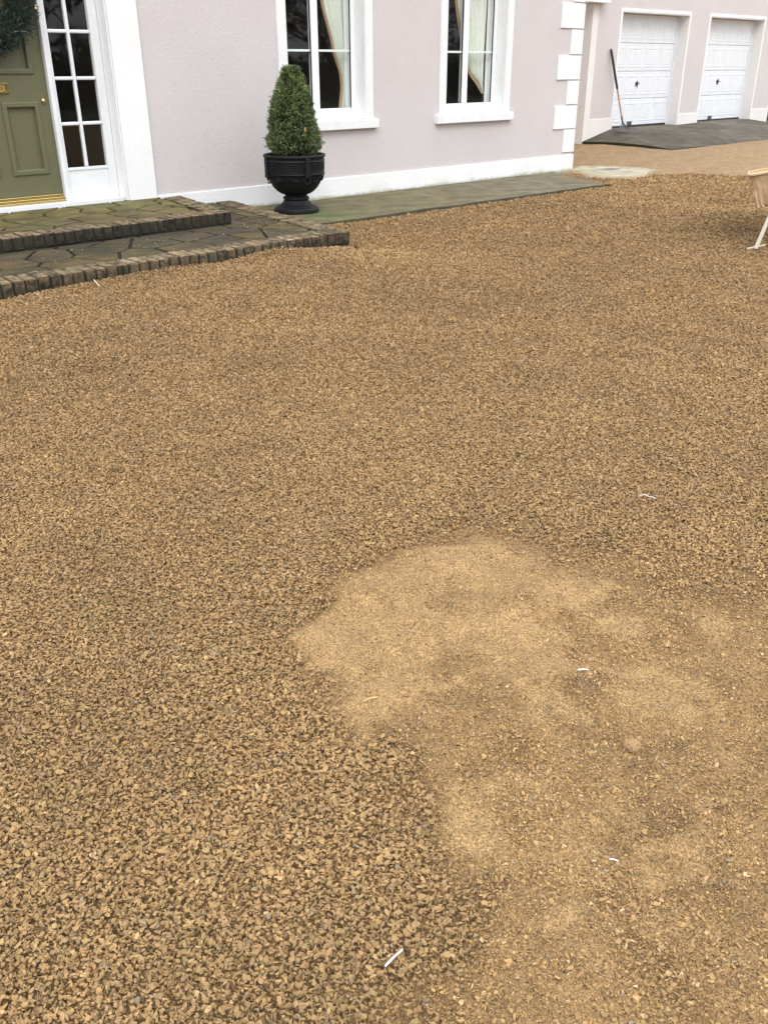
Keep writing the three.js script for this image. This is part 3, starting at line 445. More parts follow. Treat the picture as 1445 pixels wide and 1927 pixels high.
    obj('bottom_seal', box(xa, 0.4, zd - 0.05, xb, y0 - 0.002, zd - 0.008, 0.005), M.black, d);
  });
}

// ---------------------------------------------------------------- urn planter and clipped box
{
  const px = 6.27, pz = 0.68, py = 0.046;
  const pot = thing('urn_planter', 'black footed urn planter with key-pattern band beside the steps', 'planter', [px, py, pz], 0.3);
  const flute = lathe([[0.0001, 0.001], [0.244, 0.0], [0.25, 0.006], [0.25, 0.038], [0.243, 0.05], [0.222, 0.058], [0.185, 0.075], [0.155, 0.1], [0.135, 0.128]], 120);
  { const p = flute.attributes.position; for (let i = 0; i < p.count; i++) { const y = p.getY(i), x = p.getX(i), z = p.getZ(i), a = Math.atan2(z, x), k = 1 - 0.035 * smooth(0.055, 0.07, y) * smooth(0.128, 0.12, y) * (0.5 + 0.5 * Math.cos(a * 30)); p.setX(i, x * k); p.setZ(i, z * k); } flute.computeVertexNormals(); }
  obj('foot', flute, M.pot, pot);
  const neck = [[0.132, 0.128]]; for (let i = 0; i <= 10; i++) { const t = i / 10 * Math.PI; neck.push([0.126 + 0.02 * Math.sin(t), 0.132 + 0.034 * (1 - Math.cos(t)) / 2]); } neck.push([0.122, 0.17], [0.124, 0.182], [0.13, 0.19]); obj('neck', lathe(neck, 64), M.pot, pot);
  obj('bowl', lathe([[0.128, 0.188], [0.165, 0.2], [0.205, 0.225], [0.245, 0.265], [0.278, 0.315], [0.298, 0.365], [0.306, 0.4], [0.318, 0.404], [0.322, 0.412], [0.318, 0.42], [0.312, 0.424], [0.319, 0.53], [0.328, 0.534], [0.33, 0.542], [0.325, 0.55], [0.322, 0.553], [0.324, 0.572], [0.336, 0.578], [0.34, 0.59], [0.336, 0.602], [0.322, 0.606], [0.308, 0.6], [0.304, 0.57], [0.298, 0.52]], 96), M.pot, pot);
  // Greek key band: bars bent round the bowl
  const bars = [], N = 16, R = y => mix(0.312, 0.319, (y - 0.424) / 0.106) + 0.002;
  const bar = (a0, y0, a1, y1) => { const n = Math.max(1, Math.ceil(Math.abs(a1 - a0) / 0.05)); for (let i = 0; i < n; i++) { const p0 = mix(a0, a1, i / n), p1 = mix(a0, a1, (i + 1) / n), q0 = mix(y0, y1, i / n), q1 = mix(y0, y1, (i + 1) / n), am = (p0 + p1) / 2, ym = (q0 + q1) / 2, r = R(ym), w = Math.max(Math.abs(p1 - p0) * r, 0) + 0.0115, h = Math.abs(q1 - q0) + 0.0115; const g = new RoundedBoxGeometry(w, h, 0.014, 1, 0.003); g.translate(0, ym, r); g.rotateY(am); bars.push(g); } };
  for (let k = 0; k < N; k++) { const a = k / N * Math.PI * 2, w = Math.PI * 2 / N, A = t => a + w * t, lo = 0.438, hi = 0.516, m1 = 0.464, m2 = 0.49; bar(A(0.05), lo, A(0.05), hi); bar(A(0.05), hi, A(0.8), hi); bar(A(0.8), hi, A(0.8), m1); bar(A(0.8), m1, A(0.35), m1); bar(A(0.35), m1, A(0.35), m2); bar(A(0.35), m2, A(0.58), m2); bar(A(0.05), lo, A(1.05), lo); }
  obj('key_pattern', bars, M.pot, pot);
  // four straps with rings
  for (let k = 0; k < 4; k++) {
    const a = -0.52 + k * Math.PI / 2, st = new RoundedBoxGeometry(0.055, 0.205, 0.026, 2, 0.006); st.translate(0, 0.478, 0.334); st.rotateY(a); const cap = new RoundedBoxGeometry(0.062, 0.022, 0.03, 2, 0.005); cap.translate(0, 0.39, 0.332); cap.rotateY(a); obj('strap', [st, cap], M.pot, pot);
    const rg = new THREE.TorusGeometry(0.033, 0.0065, 10, 28); rg.rotateX(-0.25); rg.translate(0, 0.352, 0.306); rg.rotateY(a); obj('ring', rg, M.pot, pot);
    // leaf spray between straps
    const lf = [], rr = rng(90 + k); for (let q = 0; q < 15; q++) { const sd = q % 2 ? 1 : -1, t = (q >> 1) / 7, ang = sd * (0.25 + t * 1.25), len = 0.05 + 0.03 * rr(); const g = new THREE.SphereGeometry(1, 8, 6); g.scale(0.0085, len / 2, 0.007); g.translate(0, len / 2, 0); g.rotateZ(-ang); const y = 0.33 + 0.012 * rr(), off = sd * (0.02 + t * 0.075), br = 0.303 - 0.55 * Math.max(0, 0.375 - y) * 0.35; g.rotateX(0.28); g.translate(0, y, br); g.rotateY(a + Math.PI / 4 + off / 0.3); lf.push(g); } obj('leaf_relief', lf, M.pot, pot);
  }
  obj('soil', (() => { const g = new THREE.CircleGeometry(0.3, 40); g.rotateX(-Math.PI / 2); g.translate(0, 0.545, 0); return g; })(), M.soil, pot);

  // topiary: sprigs of small leaves all over a bullet shape
  const bush = thing('topiary_bush', 'clipped conical box bush growing in the black urn', 'bush', [px, py + 0.53, pz]);
  const r = rng(1234), HGT = 0.915;
  const prof = t => { const u = 1 - t; return 0.283 * Math.pow(Math.sin(Math.min(1, (u * 0.92 + 0.08)) * Math.PI * 0.5), 0.74) * (1 - 0.4 * smooth(0.2, 0, t)) * (1 - 0.1 * smooth(0.7, 1, t)); };
  const lump = (a, t) => 1 + 0.26 * (fbm(a * 1.6 + 5, t * 5, 3, 611) - 0.5) + 0.16 * (vnoise(a * 3.2 + 3, t * 9, 613) - 0.5);
  const pos = [], nor = [], col = [];
  function leaf(c, dir, size, color) {
    const d = new THREE.Vector3(...dir).normalize(), s = new THREE.Vector3(gauss(r), gauss(r), gauss(r)).cross(d).normalize().multiplyScalar(size * 0.3), n = s.clone().cross(d).normalize(), a = new THREE.Vector3(...c), tip = a.clone().addScaledVector(d, size), mid = a.clone().addScaledVector(d, size * 0.5).addScaledVector(n, size * 0.1);
    const l = mid.clone().add(s), q = mid.clone().sub(s);
    for (const [A, B, C] of [[a, l, tip], [a, tip, q]]) for (const v of [A, B, C]) { pos.push(v.x, v.y, v.z); nor.push(n.x, n.y, n.z); col.push(...color); }
  }
  for (let k = 0; k < 3300; k++) {
    const t = Math.pow(r(), 0.93), a = r() * Math.PI * 2, loose = r() < 0.1 ? 0.04 * r() : 0, R0 = prof(t) * lump(a, t) + (r() - 0.75) * 0.03 + loose, y = t * HGT;
    const out = [Math.cos(a), 0.35 + 0.8 * t + gauss(r) * 0.35, Math.sin(a)], tone = clamp(0.5 + 1.6 * (fbm(a * 2.2, t * 7, 3, 621) - 0.5) + gauss(r) * 0.2 + 0.1 * t), brown = vnoise(a * 4, t * 12, 623) > 0.86 || (t < 0.09 && r() < 0.6);
    const base = brown ? [0.06, 0.045, 0.022] : mix3([0.042, 0.072, 0.025], [0.185, 0.24, 0.085], tone), n = 8 + Math.floor(r() * 4);
    for (let q = 0; q < n; q++) { const along = q / n * 0.042 - 0.018, L = Math.hypot(...out), c = [Math.cos(a) * R0 + out[0] / L * along + gauss(r) * 0.006, y + out[1] / L * along + gauss(r) * 0.006, Math.sin(a) * R0 + out[2] / L * along + gauss(r) * 0.006]; leaf(c, [out[0] + gauss(r) * 0.8, out[1] + gauss(r) * 0.8, out[2] + gauss(r) * 0.8], 0.014 + 0.008 * r(), base.map((f => v => v * f)((0.7 + 0.65 * r()) * (q > n - 3 ? 1.3 : 1)))); }
  }
  for (let k = 0; k < 500; k++) { const a = r() * Math.PI * 2, t = 0.985 + 0.03 * r(), rr = 0.045 * Math.sqrt(r()); leaf([Math.cos(a) * rr, HGT * t - rr * 0.5 - 0.01, Math.sin(a) * rr], [gauss(r) * 0.5, 1, gauss(r) * 0.5], 0.022, [0.04, 0.075, 0.022]); }
  const cg = new THREE.BufferGeometry(); cg.setAttribute('position', new THREE.Float32BufferAttribute(pos, 3)); cg.setAttribute('normal', new THREE.Float32BufferAttribute(nor, 3)); cg.setAttribute('color', new THREE.Float32BufferAttribute(col, 3)); obj('foliage', cg, M.leaf, bush);
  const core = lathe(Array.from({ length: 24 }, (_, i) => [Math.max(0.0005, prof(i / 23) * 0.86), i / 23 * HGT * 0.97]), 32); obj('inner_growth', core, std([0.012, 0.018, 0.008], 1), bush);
  const stems = []; for (let k = 0; k < 26; k++) { const a = k / 26 * Math.PI * 2, q = 0.1 + 0.12 * r(); stems.push(rod([Math.cos(a) * q * 0.8, -0.02, Math.sin(a) * q * 0.8], [Math.cos(a) * (q + 0.03), 0.13, Math.sin(a) * (q + 0.03)], 0.0035, 0.002, 5)); } obj('stem', stems, M.bark, bush);
  // one dry leaf caught on the bush
  const dl = new THREE.SphereGeometry(0.5, 8, 6); dl.scale(0.022, 0.05, 0.006); dl.rotateZ(0.25);
  tag(obj('dry_leaf', dl, std([0.5, 0.27, 0.1], 0.8), scene, [px - 0.05, py + 0.53 + 0.33, pz + 0.275]), 'small orange-brown dry leaf caught on the clipped bush', 'leaf');
}

// ---------------------------------------------------------------- wreath on the door
{
  const C = [DC + 0.01, 2.1, -0.07], w = thing('wreath', 'large dark green wreath hanging on the olive front door', 'wreath', C), r = rng(5151), pos = [], nor = [], col = [];
  for (let k = 0; k < 1500; k++) {
    const a = r() * Math.PI * 2, t = r() * Math.PI * 2, rr = 0.13 * Math.sqrt(0.25 + 0.75 * r()), R0 = 0.365 + rr * Math.cos(t), c = [Math.cos(a) * R0, Math.sin(a) * R0, Math.max(-0.06, rr * Math.sin(t))];
    const dir = new THREE.Vector3(Math.cos(a) * Math.cos(t) - Math.sin(a) * 0.8, Math.sin(a) * Math.cos(t) + Math.cos(a) * 0.8, Math.sin(t) + 0.2).add(new THREE.Vector3(gauss(r), gauss(r), gauss(r)).multiplyScalar(0.35)).normalize();
    const base = mix3([0.006, 0.016, 0.012], [0.025, 0.06, 0.04], r()), frost = r() < 0.06;
    for (let q = 0; q < 14; q++) { const p = new THREE.Vector3(...c).addScaledVector(dir, (q / 14 - 0.3) * 0.09), nd = dir.clone().add(new THREE.Vector3(gauss(r), gauss(r), gauss(r)).multiplyScalar(0.65)).normalize(), s = new THREE.Vector3(gauss(r), gauss(r), gauss(r)).cross(nd).normalize().multiplyScalar(0.0026), n = s.clone().cross(nd).normalize(), tip = p.clone().addScaledVector(nd, 0.03 + 0.02 * r()); if (p.z < -0.07) continue; for (const v of [p.clone().add(s), tip, p.clone().sub(s)]) { pos.push(v.x, v.y, Math.max(v.z, -0.08)); nor.push(n.x, n.y, n.z); col.push(...(frost ? [0.16, 0.2, 0.18] : base.map((f => x => x * f)(0.6 + 0.8 * r())))); } }
  }
  const g = new THREE.BufferGeometry(); g.setAttribute('position', new THREE.Float32BufferAttribute(pos, 3)); g.setAttribute('normal', new THREE.Float32BufferAttribute(nor, 3)); g.setAttribute('color', new THREE.Float32BufferAttribute(col, 3)); obj('foliage', g, M.leaf, w);
  const core = new THREE.TorusGeometry(0.365, 0.085, 14, 60); core.scale(1, 1, 0.8); obj('inner_ring', core, std([0.01, 0.016, 0.011], 1), w);
  const bell = lathe([[0.0001, 0.045], [0.008, 0.043], [0.012, 0.03], [0.018, 0.012], [0.026, 0.0], [0.024, 0.0], [0.0001, 0.006]], 20); bell.scale(0.8, 0.8, 0.8); bell.translate(0.455, -0.12, 0.09); const ball = new THREE.SphereGeometry(0.013, 14, 10); ball.scale(0.8, 0.8, 0.8); ball.translate(0.465, -0.14, 0.1); obj('bell', [bell, ball], M.brassDull, w);
}

// ---------------------------------------------------------------- leaning rake
{
  const k = thing('rake', 'wire-tined leaf rake with black grip leaning against the garage wall', 'rake', [15.12, 0.42, -1.1]);
  const base = [15.12, 0.42, -1.1], L = p => [p[0] - base[0], p[1] - base[1], p[2] - base[2]];
  const topP = L([14.86, 1.745, -1.365]), mid = L([14.945, 1.12, -1.235]), fer = L([15.075, 0.66, -1.14]);
  const lerp = (a, b, t) => a.map((v, i) => mix(v, b[i], t)), foot = L([15.115, 0.42, -1.09]), A = t => lerp(topP, foot, t);
  obj('grip', (() => { const g = rod(A(0), A(0.47), 0.021, 0.021, 12); return merge([g, new THREE.SphereGeometry(0.021, 10, 8).translate(...A(0))]); })(), M.black, k);
  obj('handle', rod(A(0.47), A(0.83), 0.0145, 0.0145, 10), M.wood, k);
  obj('ferrule', [rod(A(0.81), A(0.88), 0.018, 0.016), rod(A(0.88), A(0.93), 0.024, 0.008)], M.steel, k);
  const o = A(0.88), n = 13; for (let i = 0; i < n; i++) { const s = (i / (n - 1) - 0.5) * 2, e = [foot[0] + s * 0.2, foot[1] + 0.01 + 0.01 * s * s, foot[2] + 0.03 - 0.02 * s * s]; const m1 = lerp(o, e, 0.55); obj('tine', tube([o, m1, [e[0], e[1] + 0.02, e[2]], [e[0] * 1.0, e[1] - 0.012, e[2] + 0.03]], 0.0034, 14, 6), M.steel, k); }
  obj('brace', rod([lerp(o, [foot[0] - 0.2, foot[1], foot[2]], 0.62)[0] - 0.012, lerp(o, foot, 0.62)[1], lerp(o, foot, 0.62)[2] + 0.008], [lerp(o, [foot[0] + 0.2, foot[1], foot[2]], 0.62)[0] + 0.012, lerp(o, foot, 0.62)[1], lerp(o, foot, 0.62)[2] + 0.008], 0.005), M.steel, k);
}

// ---------------------------------------------------------------- wheelbarrow at the drive edge
{
  const F = [8.05, H(8.05, 5.18) + 0.004, 5.18];
  const w = thing('wheelbarrow', 'dusty tan wheelbarrow tray standing on a white tubular leg over gravel with its shade painted in', 'wheelbarrow', F, -63.2 * Math.PI / 180);
  // tray: rounded, tapered, dented shell with its bed tilted up to the right
  const W = 0.92, D = 0.34, HT = 0.3, roll = 0.22, nu = 120, pos = [], uv = [], idx = [], col = [];
  const loop = (v, inset) => { const out = [], tw = mix(0.06, 0, v) + inset, td = mix(0.09, 0, v) + inset, hw = W / 2 - tw, hd = D / 2 - td, e = 0.3; for (let i = 0; i < nu; i++) { const a = i / nu * Math.PI * 2, c = Math.cos(a), q = Math.sin(a), k = 0.006 * Math.sin(a * 23) * (1 - v) + 0.03 * (fbm(i / nu * 16, v * 3, 3, 701) - 0.5); out.push([(hw + k) * Math.sign(c) * Math.abs(c) ** e, v * HT, (hd + k) * Math.sign(q) * Math.abs(q) ** e]); } return out; };
  const place = ([x, y, z]) => { const X = x + W / 2, c = Math.cos(roll), q = Math.sin(roll); return [-0.105 + X * c - (y - 0) * q * 0.9, 0.3 + X * q + y * c, z - 0.31 - D / 2]; };
  const rows = []; for (let j = 0; j <= 14; j++) rows.push(loop(j / 14, 0)); rows.push(loop(1, -0.012), loop(0.985, -0.02), loop(0.99, 0.012)); for (let j = 13; j >= 1; j--) rows.push(loop(j / 14, 0.006));
  rows.forEach((l, j) => l.forEach((p, i) => { const P = place(p); pos.push(...P); uv.push(i / nu * 3, j * 0.03); const n = fbm(i / nu * 22, p[1] * 9, 4, 705), st = smooth(0.5, 0.7, fbm(i / nu * 60, p[1] * 3, 3, 707)) * (1 - p[1] / HT); col.push(...mix3(mix3([0.56, 0.385, 0.225], [0.62, 0.46, 0.28], smooth(0.35, 0.65, n)), [0.3, 0.18, 0.09], st * 0.7)); }));
  for (let j = 0; j < rows.length - 1; j++) for (let i = 0; i < nu; i++) { const a = j * nu + i, b = j * nu + (i + 1) % nu; idx.push(a, a + nu, b, b, a + nu, b + nu); }
  const bot = (row, k) => { const c = pos.length / 3, m = rows[row].reduce((t, p) => [t[0] + p[0] / nu, p[1], t[2] + p[2] / nu], [0, 0, 0]); pos.push(...place(m)); uv.push(0, 0); col.push(0.45, 0.32, 0.19); for (let i = 0; i < nu; i++) idx.push(c, row * nu + i, row * nu + (i + 1) % nu); };
  bot(0); bot(rows.length - 1);
  const g = new THREE.BufferGeometry(); g.setAttribute('position', new THREE.Float32BufferAttribute(pos, 3)); g.setAttribute('uv', new THREE.Float32BufferAttribute(uv, 2)); g.setAttribute('color', new THREE.Float32BufferAttribute(col, 3)); g.setIndex(idx); g.computeVertexNormals(); obj('tray', g, M.dusty, w);
  const rim = loop(1, -0.004).map(p => place([p[0], p[1] + 0.004, p[2]])); obj('rim', tube(rim, 0.011, 200, 8, true), M.dustyRim, w);
  // frame
  for (const [z, o, k] of [[-0.02, 0, -0.09], [-0.86, 0.35, 0.09]]) {
    obj('leg', [rod([o + 0.004, 0.008, z], [o + 0.088, 0.345, z + k], 0.019, 0.019, 14), rod([o + 0.0885, 0.346, z + k], [o + 0.122, 0.44, z + k * 1.4], 0.021, 0.021, 14)], M.paleHandle, w);
    obj('foot_bar', rod([o - 0.07, 0.002, z + 0.01], [o + 0.082, 0.042, z - 0.01], 0.0125, 0.0125, 12), M.footBar, w);
    obj('handle_tube', rod([o + 0.1, 0.43, z + k * 1.4], [1.35, 0.72, z + k * 0.6], 0.018, 0.018, 12), M.lilac, w);
  }
  const tyre = new THREE.TorusGeometry(0.15, 0.045, 14, 40); tyre.translate(1.0, 0.195, -0.6); obj('wheel', tyre, M.black, w); const hub = new THREE.CylinderGeometry(0.11, 0.11, 0.03, 24); hub.rotateX(Math.PI / 2); hub.translate(1.0, 0.195, -0.6); obj('hub', hub, M.steel, w);
}

// ---------------------------------------------------------------- small litter
{
  const lay = (name, mat, a, b, r0, label, cat, group, lift = 0.008) => { const y0 = H(...a) + lift, y1 = H(...b) + lift, m = [(a[0] + b[0]) / 2, (a[1] + b[1]) / 2]; const g = tube([[a[0] - m[0], y0, a[1] - m[1]], [0, (y0 + y1) / 2 + 0.002, 0], [b[0] - m[0], y1, b[1] - m[1]]], r0, 10, 6); return tag(obj(name, g, mat, scene, [m[0], 0, m[1]]), label, cat, group); };
  lay('plastic_strip', M.strip, [0.73, 8.249], [0.777, 8.245], 0.0021, 'long white plastic strip on coarse gravel at the front edge of the sandy patch', 'strip', 'white strips on the ground', 0.01);
  lay('plastic_strip', M.strip, [1.72, 7.942], [1.751, 7.957], 0.002, 'white plastic strip lying on bare sand above the earth clod', 'strip', 'white strips on the ground', 0.006);
  lay('plastic_strip', M.strip, [1.269, 8.367], [1.274, 8.385], 0.0014, 'short white plastic strip in the gritty sand below the earth clod', 'strip', 'white strips on the ground', 0.006);
  lay('straw', M.straw, [1.225, 7.62], [1.25, 7.648], 0.0016, 'yellow straw on sand at the inner edge of the bare patch', 'straw', null, 0.006);
  lay('straw', M.paleStraw, [2.911, 2.6], [2.86, 2.8], 0.004, 'pale straw on gravel close below the brick step', 'straw', null, 0.012);
  const sh = [[2.8, 7.42], [2.83, 7.45], [2.815, 7.482]]; const y = H(2.81, 7.45) + 0.012;
  const sc = tube([[-0.02, y, -0.035], [-0.005, y + 0.006, -0.012], [0.008, y, 0.006], [0.004, y + 0.004, 0.025], [0.02, y - 0.002, 0.04]], 0.0022, 20, 6); sc.scale(0.7, 1, 0.7); tag(obj('torn_scrap', sc, M.scrap, scene, [2.812, 0, 7.452]), 'crumpled white scrap on plain gravel beyond the sandy patch', 'scrap');
  const r = rng(31), cl = new THREE.IcosahedronGeometry(1, 4), p = cl.attributes.position; for (let i = 0; i < p.count; i++) { const x = p.getX(i), yy = p.getY(i), z = p.getZ(i), k = 1 + 0.8 * (fbm(x * 2 + 3, z * 2 + yy * 1.7, 3, 711) - 0.5) + 0.4 * (fbm(x * 7 + yy * 5, z * 7 - yy * 4, 2, 713) - 0.5); p.setXYZ(i, x * k * 0.021, yy * k * 0.015, z * k * 0.02); } cl.computeVertexNormals();
  tag(obj('earth_clod', cl, std([0.3, 0.19, 0.095], 1), scene, [1.598, H(1.598, 8.202) + 0.008, 8.202]), 'rounded brown clod of earth on the gritty sand', 'clod');
  const lf = new THREE.PlaneGeometry(0.075, 0.05, 10, 6), lp = lf.attributes.position; for (let i = 0; i < lp.count; i++) { const x = lp.getX(i), q = lp.getY(i), k = Math.cos(x / 0.075 * 2.6) ** 0.8; lp.setXYZ(i, x, q * Math.max(0.05, k), 0.012 * Math.sin(x * 90) + 8 * q * q); } lf.rotateX(-0.9); lf.rotateY(0.8); lf.computeVertexNormals();
  tag(obj('fallen_leaf', lf, M.deadLeaf, scene, [5.3, H(5.3, 2.83) + 0.025, 2.83]), 'dark red-brown fallen leaf on gravel near the step corner', 'leaf');
  // grit scattered on the lower step
  const gr = [], q = rng(44); for (let i = 0; i < 130; i++) { const a = q() < 0.7, x = a ? 5.2 + gauss(q) * 0.22 : 2.6 + q() * 2.6, z = a ? 1.75 + gauss(q) * 0.28 : 1.7 + q() * 0.7; if (x > SX(z) - 0.03 || z < 1.5 || z > 2.5) continue; const g = new THREE.IcosahedronGeometry(0.003 + 0.004 * q() * q(), 0); g.scale(1.3, 0.7, 1); g.rotateY(q() * 6); g.translate(x, 0.153, z); gr.push(metric(g)); }
  tag(obj('grit', gr, std([0.4, 0.31, 0.19], 1)), 'loose pale grit scattered over the lower brick-edged step', 'grit', null, 'stuff');
}

// ---------------------------------------------------------------- gravel
function chip(r, n, fx, fy, fz) { const pts = []; for (let i = 0; i < n; i++) { const u = r() * 2 - 1, a = r() * Math.PI * 2, s = Math.sqrt(1 - u * u), k = 0.82 + 0.3 * r(); pts.push(new THREE.Vector3(s * Math.cos(a) * fx * k, clamp(u * 1.25, -1, 1) * fy * k, s * Math.sin(a) * fz * k)); } const g = new ConvexGeometry(pts); g.deleteAttribute('uv'); return g; }
const visible = (() => { camera.updateMatrixWorld(); camera.updateProjectionMatrix(); const m = new THREE.Matrix4().multiplyMatrices(camera.projectionMatrix, camera.matrixWorldInverse), v = new THREE.Vector4(); return (x, y, z, k = 1.28) => { v.set(x, y, z, 1).applyMatrix4(m); return v.w > 0 && Math.abs(v.x) < v.w * k + 0.35 && v.y > -v.w * 1.3 - 0.3; }; })();
{
  const gravel = thing('gravel', 'brown angular gravel chippings covering the whole driveway', 'gravel', [0, 0, 0], 0, null, 'stuff');
  const r = rng(2024), shapes = []; for (let k = 0; k < 12; k++) shapes.push(chip(r, 8 + (k % 4), 1.1, 0.2 + 0.24 * r(), 0.4 + 0.36 * r()));
  const lists = shapes.map(() => []);
  const tone = (x, z) => {
    const v = r(), low = 0.93 + 0.05 * smooth(5, 1.8, z) + 0.26 * (fbm(x * 0.9, z * 0.9, 3, 801) - 0.5) + 0.22 * (fbm(x * 4, z * 4, 2, 803) - 0.5);
    let c = v < 0.62 ? [0.303, 0.19, 0.082] : v < 0.76 ? [0.332, 0.202, 0.08] : v < 0.91 ? [0.262, 0.173, 0.084] : v < 0.92 ? [0.24, 0.19, 0.125] : v < 0.97 ? [0.415, 0.275, 0.125] : [0.17, 0.108, 0.053];
    const k = low * (0.82 + 0.36 * r()) * (1 - 0.34 * Math.exp(-((x - 8.9) ** 2 + (z - 4.65) ** 2) / 0.65)); return c.map(q => q * k);  // chips darkened round the wheelbarrow: its shade painted into their colour
  };
  const q = new THREE.Quaternion(), e = new THREE.Euler(), m = new THREE.Matrix4(), s3 = new THREE.Vector3(), p3 = new THREE.Vector3();
  const put = (x, y, z, L, tilt, color) => { e.set(gauss(r) * tilt, r() * Math.PI * 2, gauss(r) * tilt, 'YXZ'); q.setFromEuler(e); const k = 0.8 + 0.4 * r(); s3.set(L * k, L * (0.85 + 0.3 * r()), L * (1.1 - 0.25 * r())); m.compose(p3.set(x, y, z), q, s3); lists[Math.floor(r() * lists.length)].push([m.toArray(), color]); };
  const S0 = 0.009, cam = camera.position;
  const spacing = d => d < 2.5 ? S0 : d < 7 ? mix(S0, 0.0125, (d - 2.5) / 4.5) : mix(0.0125, 0.026, clamp((d - 7) / 8));
  for (let zi = 9.1; zi > -2.6; zi -= S0) for (let xi = -1.2; xi < 21; xi += S0) {
    const d0 = Math.hypot(xi - cam.x, zi - cam.z); if (d0 > 19) continue; const s = spacing(d0), keep = (S0 / s) ** 2; if (r() > keep) continue;
    const x = xi + (r() - 0.5) * S0, z = zi + (r() - 0.5) * S0; if (!visible(x, 0, z)) continue; if (blocked(x, z)) continue;
    const pm = patchMask(x, z), pl = paleMask(x, z); let cover = 1 - pl; if (cover < 1 && r() > cover) continue;
    if (pm > 0.02 && r() < pm * (0.9 + 0.1 * fines(x, z))) continue;
    const h = H(x, z), big = r(), L = s * (0.5 + 0.5 * big * big + (r() < 0.05 ? 0.25 : 0));
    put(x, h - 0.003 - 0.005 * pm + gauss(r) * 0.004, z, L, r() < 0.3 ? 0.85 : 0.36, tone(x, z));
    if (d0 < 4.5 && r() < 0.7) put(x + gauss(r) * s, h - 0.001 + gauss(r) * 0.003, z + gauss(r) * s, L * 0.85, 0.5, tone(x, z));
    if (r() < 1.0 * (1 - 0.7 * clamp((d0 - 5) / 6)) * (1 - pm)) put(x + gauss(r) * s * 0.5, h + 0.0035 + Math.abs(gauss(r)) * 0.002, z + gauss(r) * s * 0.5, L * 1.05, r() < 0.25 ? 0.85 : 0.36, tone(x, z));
  }
  let n = 0;
  lists.forEach((l, k) => { const im = new THREE.InstancedMesh(shapes[k], M.stone, l.length), c = new THREE.Color(); l.forEach(([a, t], i) => { im.setMatrixAt(i, m.fromArray(a)); im.setColorAt(i, c.setRGB(...t)); }); im.name = 'chippings'; im.userData.kind = 'stuff'; shade(im); gravel.add(im); n += l.length; });

  // crumbs and half-sunk chips in the sandy patch
  const grit = thing('sandy_grit', 'fine tan grit and half-buried chips in the bare sandy patch of the foreground', 'grit', [0, 0, 0], 0, null, 'stuff');
  const lists2 = shapes.map(() => []); let w = 0; const S1 = 0.0052;
  for (let z = 6.9; z < 9.05; z += S1) for (let x = 0.3; x < 3.2; x += S1) {
    const xx = x + (r() - 0.5) * S1, zz = z + (r() - 0.5) * S1, pm = patchMask(xx, zz); if (pm < 0.05 || !visible(xx, 0, zz)) continue; if (r() > pm) continue;
    const f = fines(xx, zz), rk = fbm(xx * 5, zz * 5, 3, 821), h = H(xx, zz); const big = r(), pc = mix(0.11 + 0.26 * smooth(0.42, 0.6, rk), 0.006, f), pg = pc + mix(0.42, 0.17, f), pf = pg + mix(0.42, 0.4, f); if (big > pf) continue;
    const L = big < pc ? 0.0042 + 0.0045 * r() * r() : big < pg ? 0.0022 + 0.002 * r() : 0.001 + 0.0012 * r();
    const v = r(), k = (0.78 + 0.45 * r()) * (0.9 + 0.4 * (fbm(xx * 6, zz * 6, 3, 373) < 0.5 ? 0.3 : 0)), c = (v < 0.72 ? [0.31, 0.192, 0.078] : v < 0.93 ? [0.385, 0.245, 0.103] : v < 0.95 ? [0.24, 0.2, 0.14] : [0.44, 0.32, 0.17]).map(t => t * k);
    e.set(gauss(r) * 0.5, r() * 6.28, gauss(r) * 0.5, 'YXZ'); q.setFromEuler(e); s3.set(L * (0.8 + 0.4 * r()), L, L * (0.8 + 0.5 * r())); m.compose(p3.set(xx, h + L * (0.1 + 0.3 * r()), zz), q, s3); lists2[Math.floor(r() * 12)].push([m.toArray(), c]); w++;
  }
  lists2.forEach((l, k) => { if (!l.length) return; const im = new THREE.InstancedMesh(shapes[k], M.stone, l.length), c = new THREE.Color(); l.forEach(([a, t], i) => { im.setMatrixAt(i, m.fromArray(a)); im.setColorAt(i, c.setRGB(...t)); }); im.name = 'crumbs'; im.userData.kind = 'stuff'; shade(im); grit.add(im); });
  console.log('chips', n, 'crumbs', w);
}

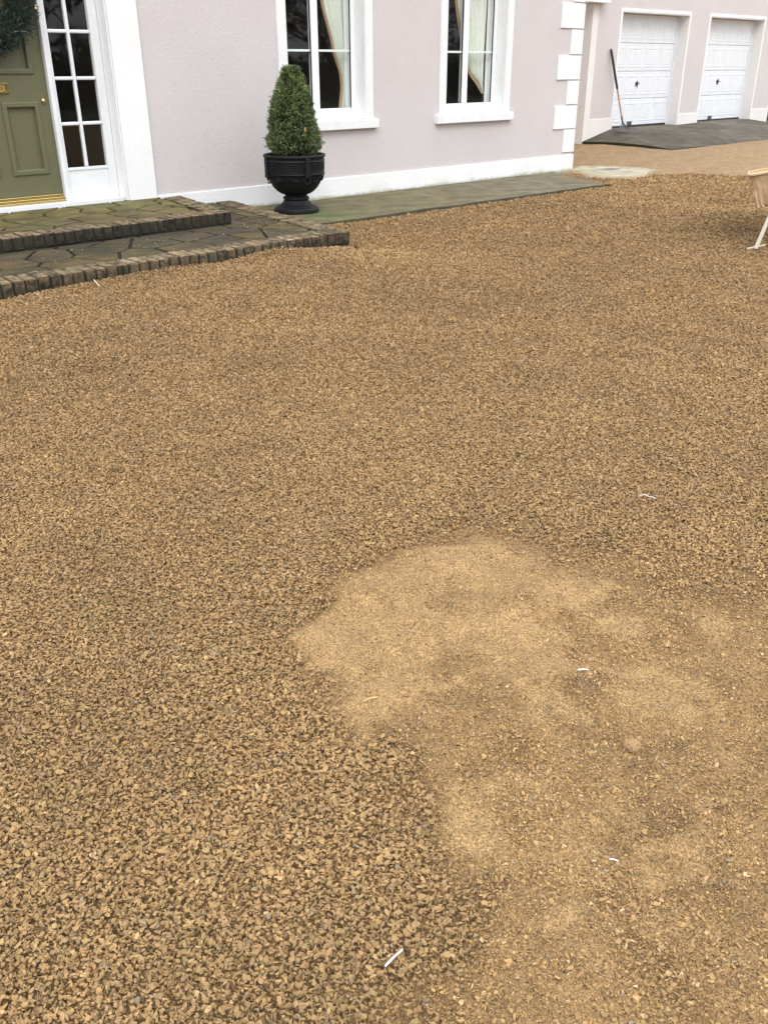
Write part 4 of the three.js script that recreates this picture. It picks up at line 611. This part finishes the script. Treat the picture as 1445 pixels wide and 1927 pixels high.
// ---------------------------------------------------------------- the garden that the windows mirror
{
  const lw = new THREE.PlaneGeometry(160, 60); lw.rotateX(-Math.PI / 2); lw.translate(10, 0.03, 50); tag(obj('lawn', metric(lw), std([0.05, 0.08, 0.025], 1)), 'green lawn mirrored low in the window glass', 'lawn', null, 'structure');
  const r = rng(606), pos = [], col = [], nor = [];
  for (let i = 0; i < 9000; i++) { const x = -35 + r() * 100, top = 1.75 + 0.4 * vnoise(x * 0.5, 1, 9), y = r() * top, z = 27 + (r() < 0.5 ? 0 : 1) * r() * 2 - 0.3 * r(), s = 0.3; const a = new THREE.Vector3(gauss(r), gauss(r), gauss(r)).normalize().multiplyScalar(s), b = new THREE.Vector3(gauss(r), gauss(r), gauss(r)).normalize().multiplyScalar(s), c = [0.015 + 0.015 * r(), 0.03 + 0.03 * r(), 0.012]; const n = a.clone().cross(b).normalize(); for (const v of [[x, y, z], [x + a.x, y + a.y, z + a.z], [x + b.x, y + b.y, z + b.z]]) { pos.push(...v); nor.push(n.x, n.y, n.z); col.push(...c); } }
  const hg = new THREE.BufferGeometry(); hg.setAttribute('position', new THREE.Float32BufferAttribute(pos, 3)); hg.setAttribute('normal', new THREE.Float32BufferAttribute(nor, 3)); hg.setAttribute('color', new THREE.Float32BufferAttribute(col, 3));
  const hedge = thing('hedge', 'dark green hedge across the garden, seen only mirrored in the windows', 'hedge'); obj('foliage', hg, M.leaf, hedge); obj('inner_growth', box(-35, 0, 27.2, 65, 1.7, 28.6, 0.2), std([0.01, 0.018, 0.008], 1), hedge);
  function tree(x, z, seed, h) {
    const t = thing('bare_tree', 'leafless dark tree mirrored in the window glass', 'tree', [x, 0, z], 0, 'bare trees mirrored in the windows'), q = rng(seed), tr = [], br = [];
    const grow = (p, d, len, rad, lvl) => { const e = p.clone().addScaledVector(d, len); (lvl < 1 ? tr : br).push(rod(p.toArray(), e.toArray(), rad, rad * 0.65, lvl < 2 ? 7 : 4)); if (lvl >= 6) return; const n = lvl < 1 ? 5 : 3; for (let i = 0; i < n; i++) { const nd = d.clone().multiplyScalar(0.8).add(new THREE.Vector3(gauss(q), gauss(q) * 0.6 + 0.15, gauss(q)).multiplyScalar(0.55)).normalize(); grow(p.clone().lerp(e, 0.55 + 0.45 * (i + 1) / n), nd, len * (0.72 + 0.16 * q()), rad * 0.6, lvl + 1); } };
    grow(new THREE.Vector3(0, 0, 0), new THREE.Vector3(0, 1, 0), h * 0.17, 0.2, 0); obj('trunk', tr, M.bark, t); obj('branches', br, M.bark, t);
  }
  let k = 0; for (const [x, z, h] of [[2, 23.5, 10], [6, 25, 11], [10, 23, 10], [14, 24.5, 11], [18, 23, 10], [22.5, 24.5, 11], [27, 23.5, 10], [32, 25, 11]]) tree(x, z, 900 + k++, h);
  // thicket of evergreens behind
  for (let i = 0; i < 1; i++) { const p2 = [], n2 = [], c2 = []; for (let j = 0; j < 2200; j++) { const x = -30 + r() * 95, top = 8 + 4 * fbm(x * 0.15, 2, 3, 77), y = top * r() ** 0.8, z = 31 + r() * 3, s = 0.5; const a = new THREE.Vector3(gauss(r), gauss(r), gauss(r)).normalize().multiplyScalar(s), b = new THREE.Vector3(gauss(r), gauss(r), gauss(r)).normalize().multiplyScalar(s), n = a.clone().cross(b).normalize(); for (const v of [[x, y, z], [x + a.x, y + a.y, z + a.z], [x + b.x, y + b.y, z + b.z]]) { p2.push(...v); n2.push(n.x, n.y, n.z); c2.push(0.03, 0.035, 0.025); } } const g = new THREE.BufferGeometry(); g.setAttribute('position', new THREE.Float32BufferAttribute(p2, 3)); g.setAttribute('normal', new THREE.Float32BufferAttribute(n2, 3)); g.setAttribute('color', new THREE.Float32BufferAttribute(c2, 3)); tag(obj('woodland', g, M.leaf), 'dark wood beyond the garden, seen only mirrored in the windows', 'wood', null, 'stuff'); }
}

renderer.render(scene, camera);
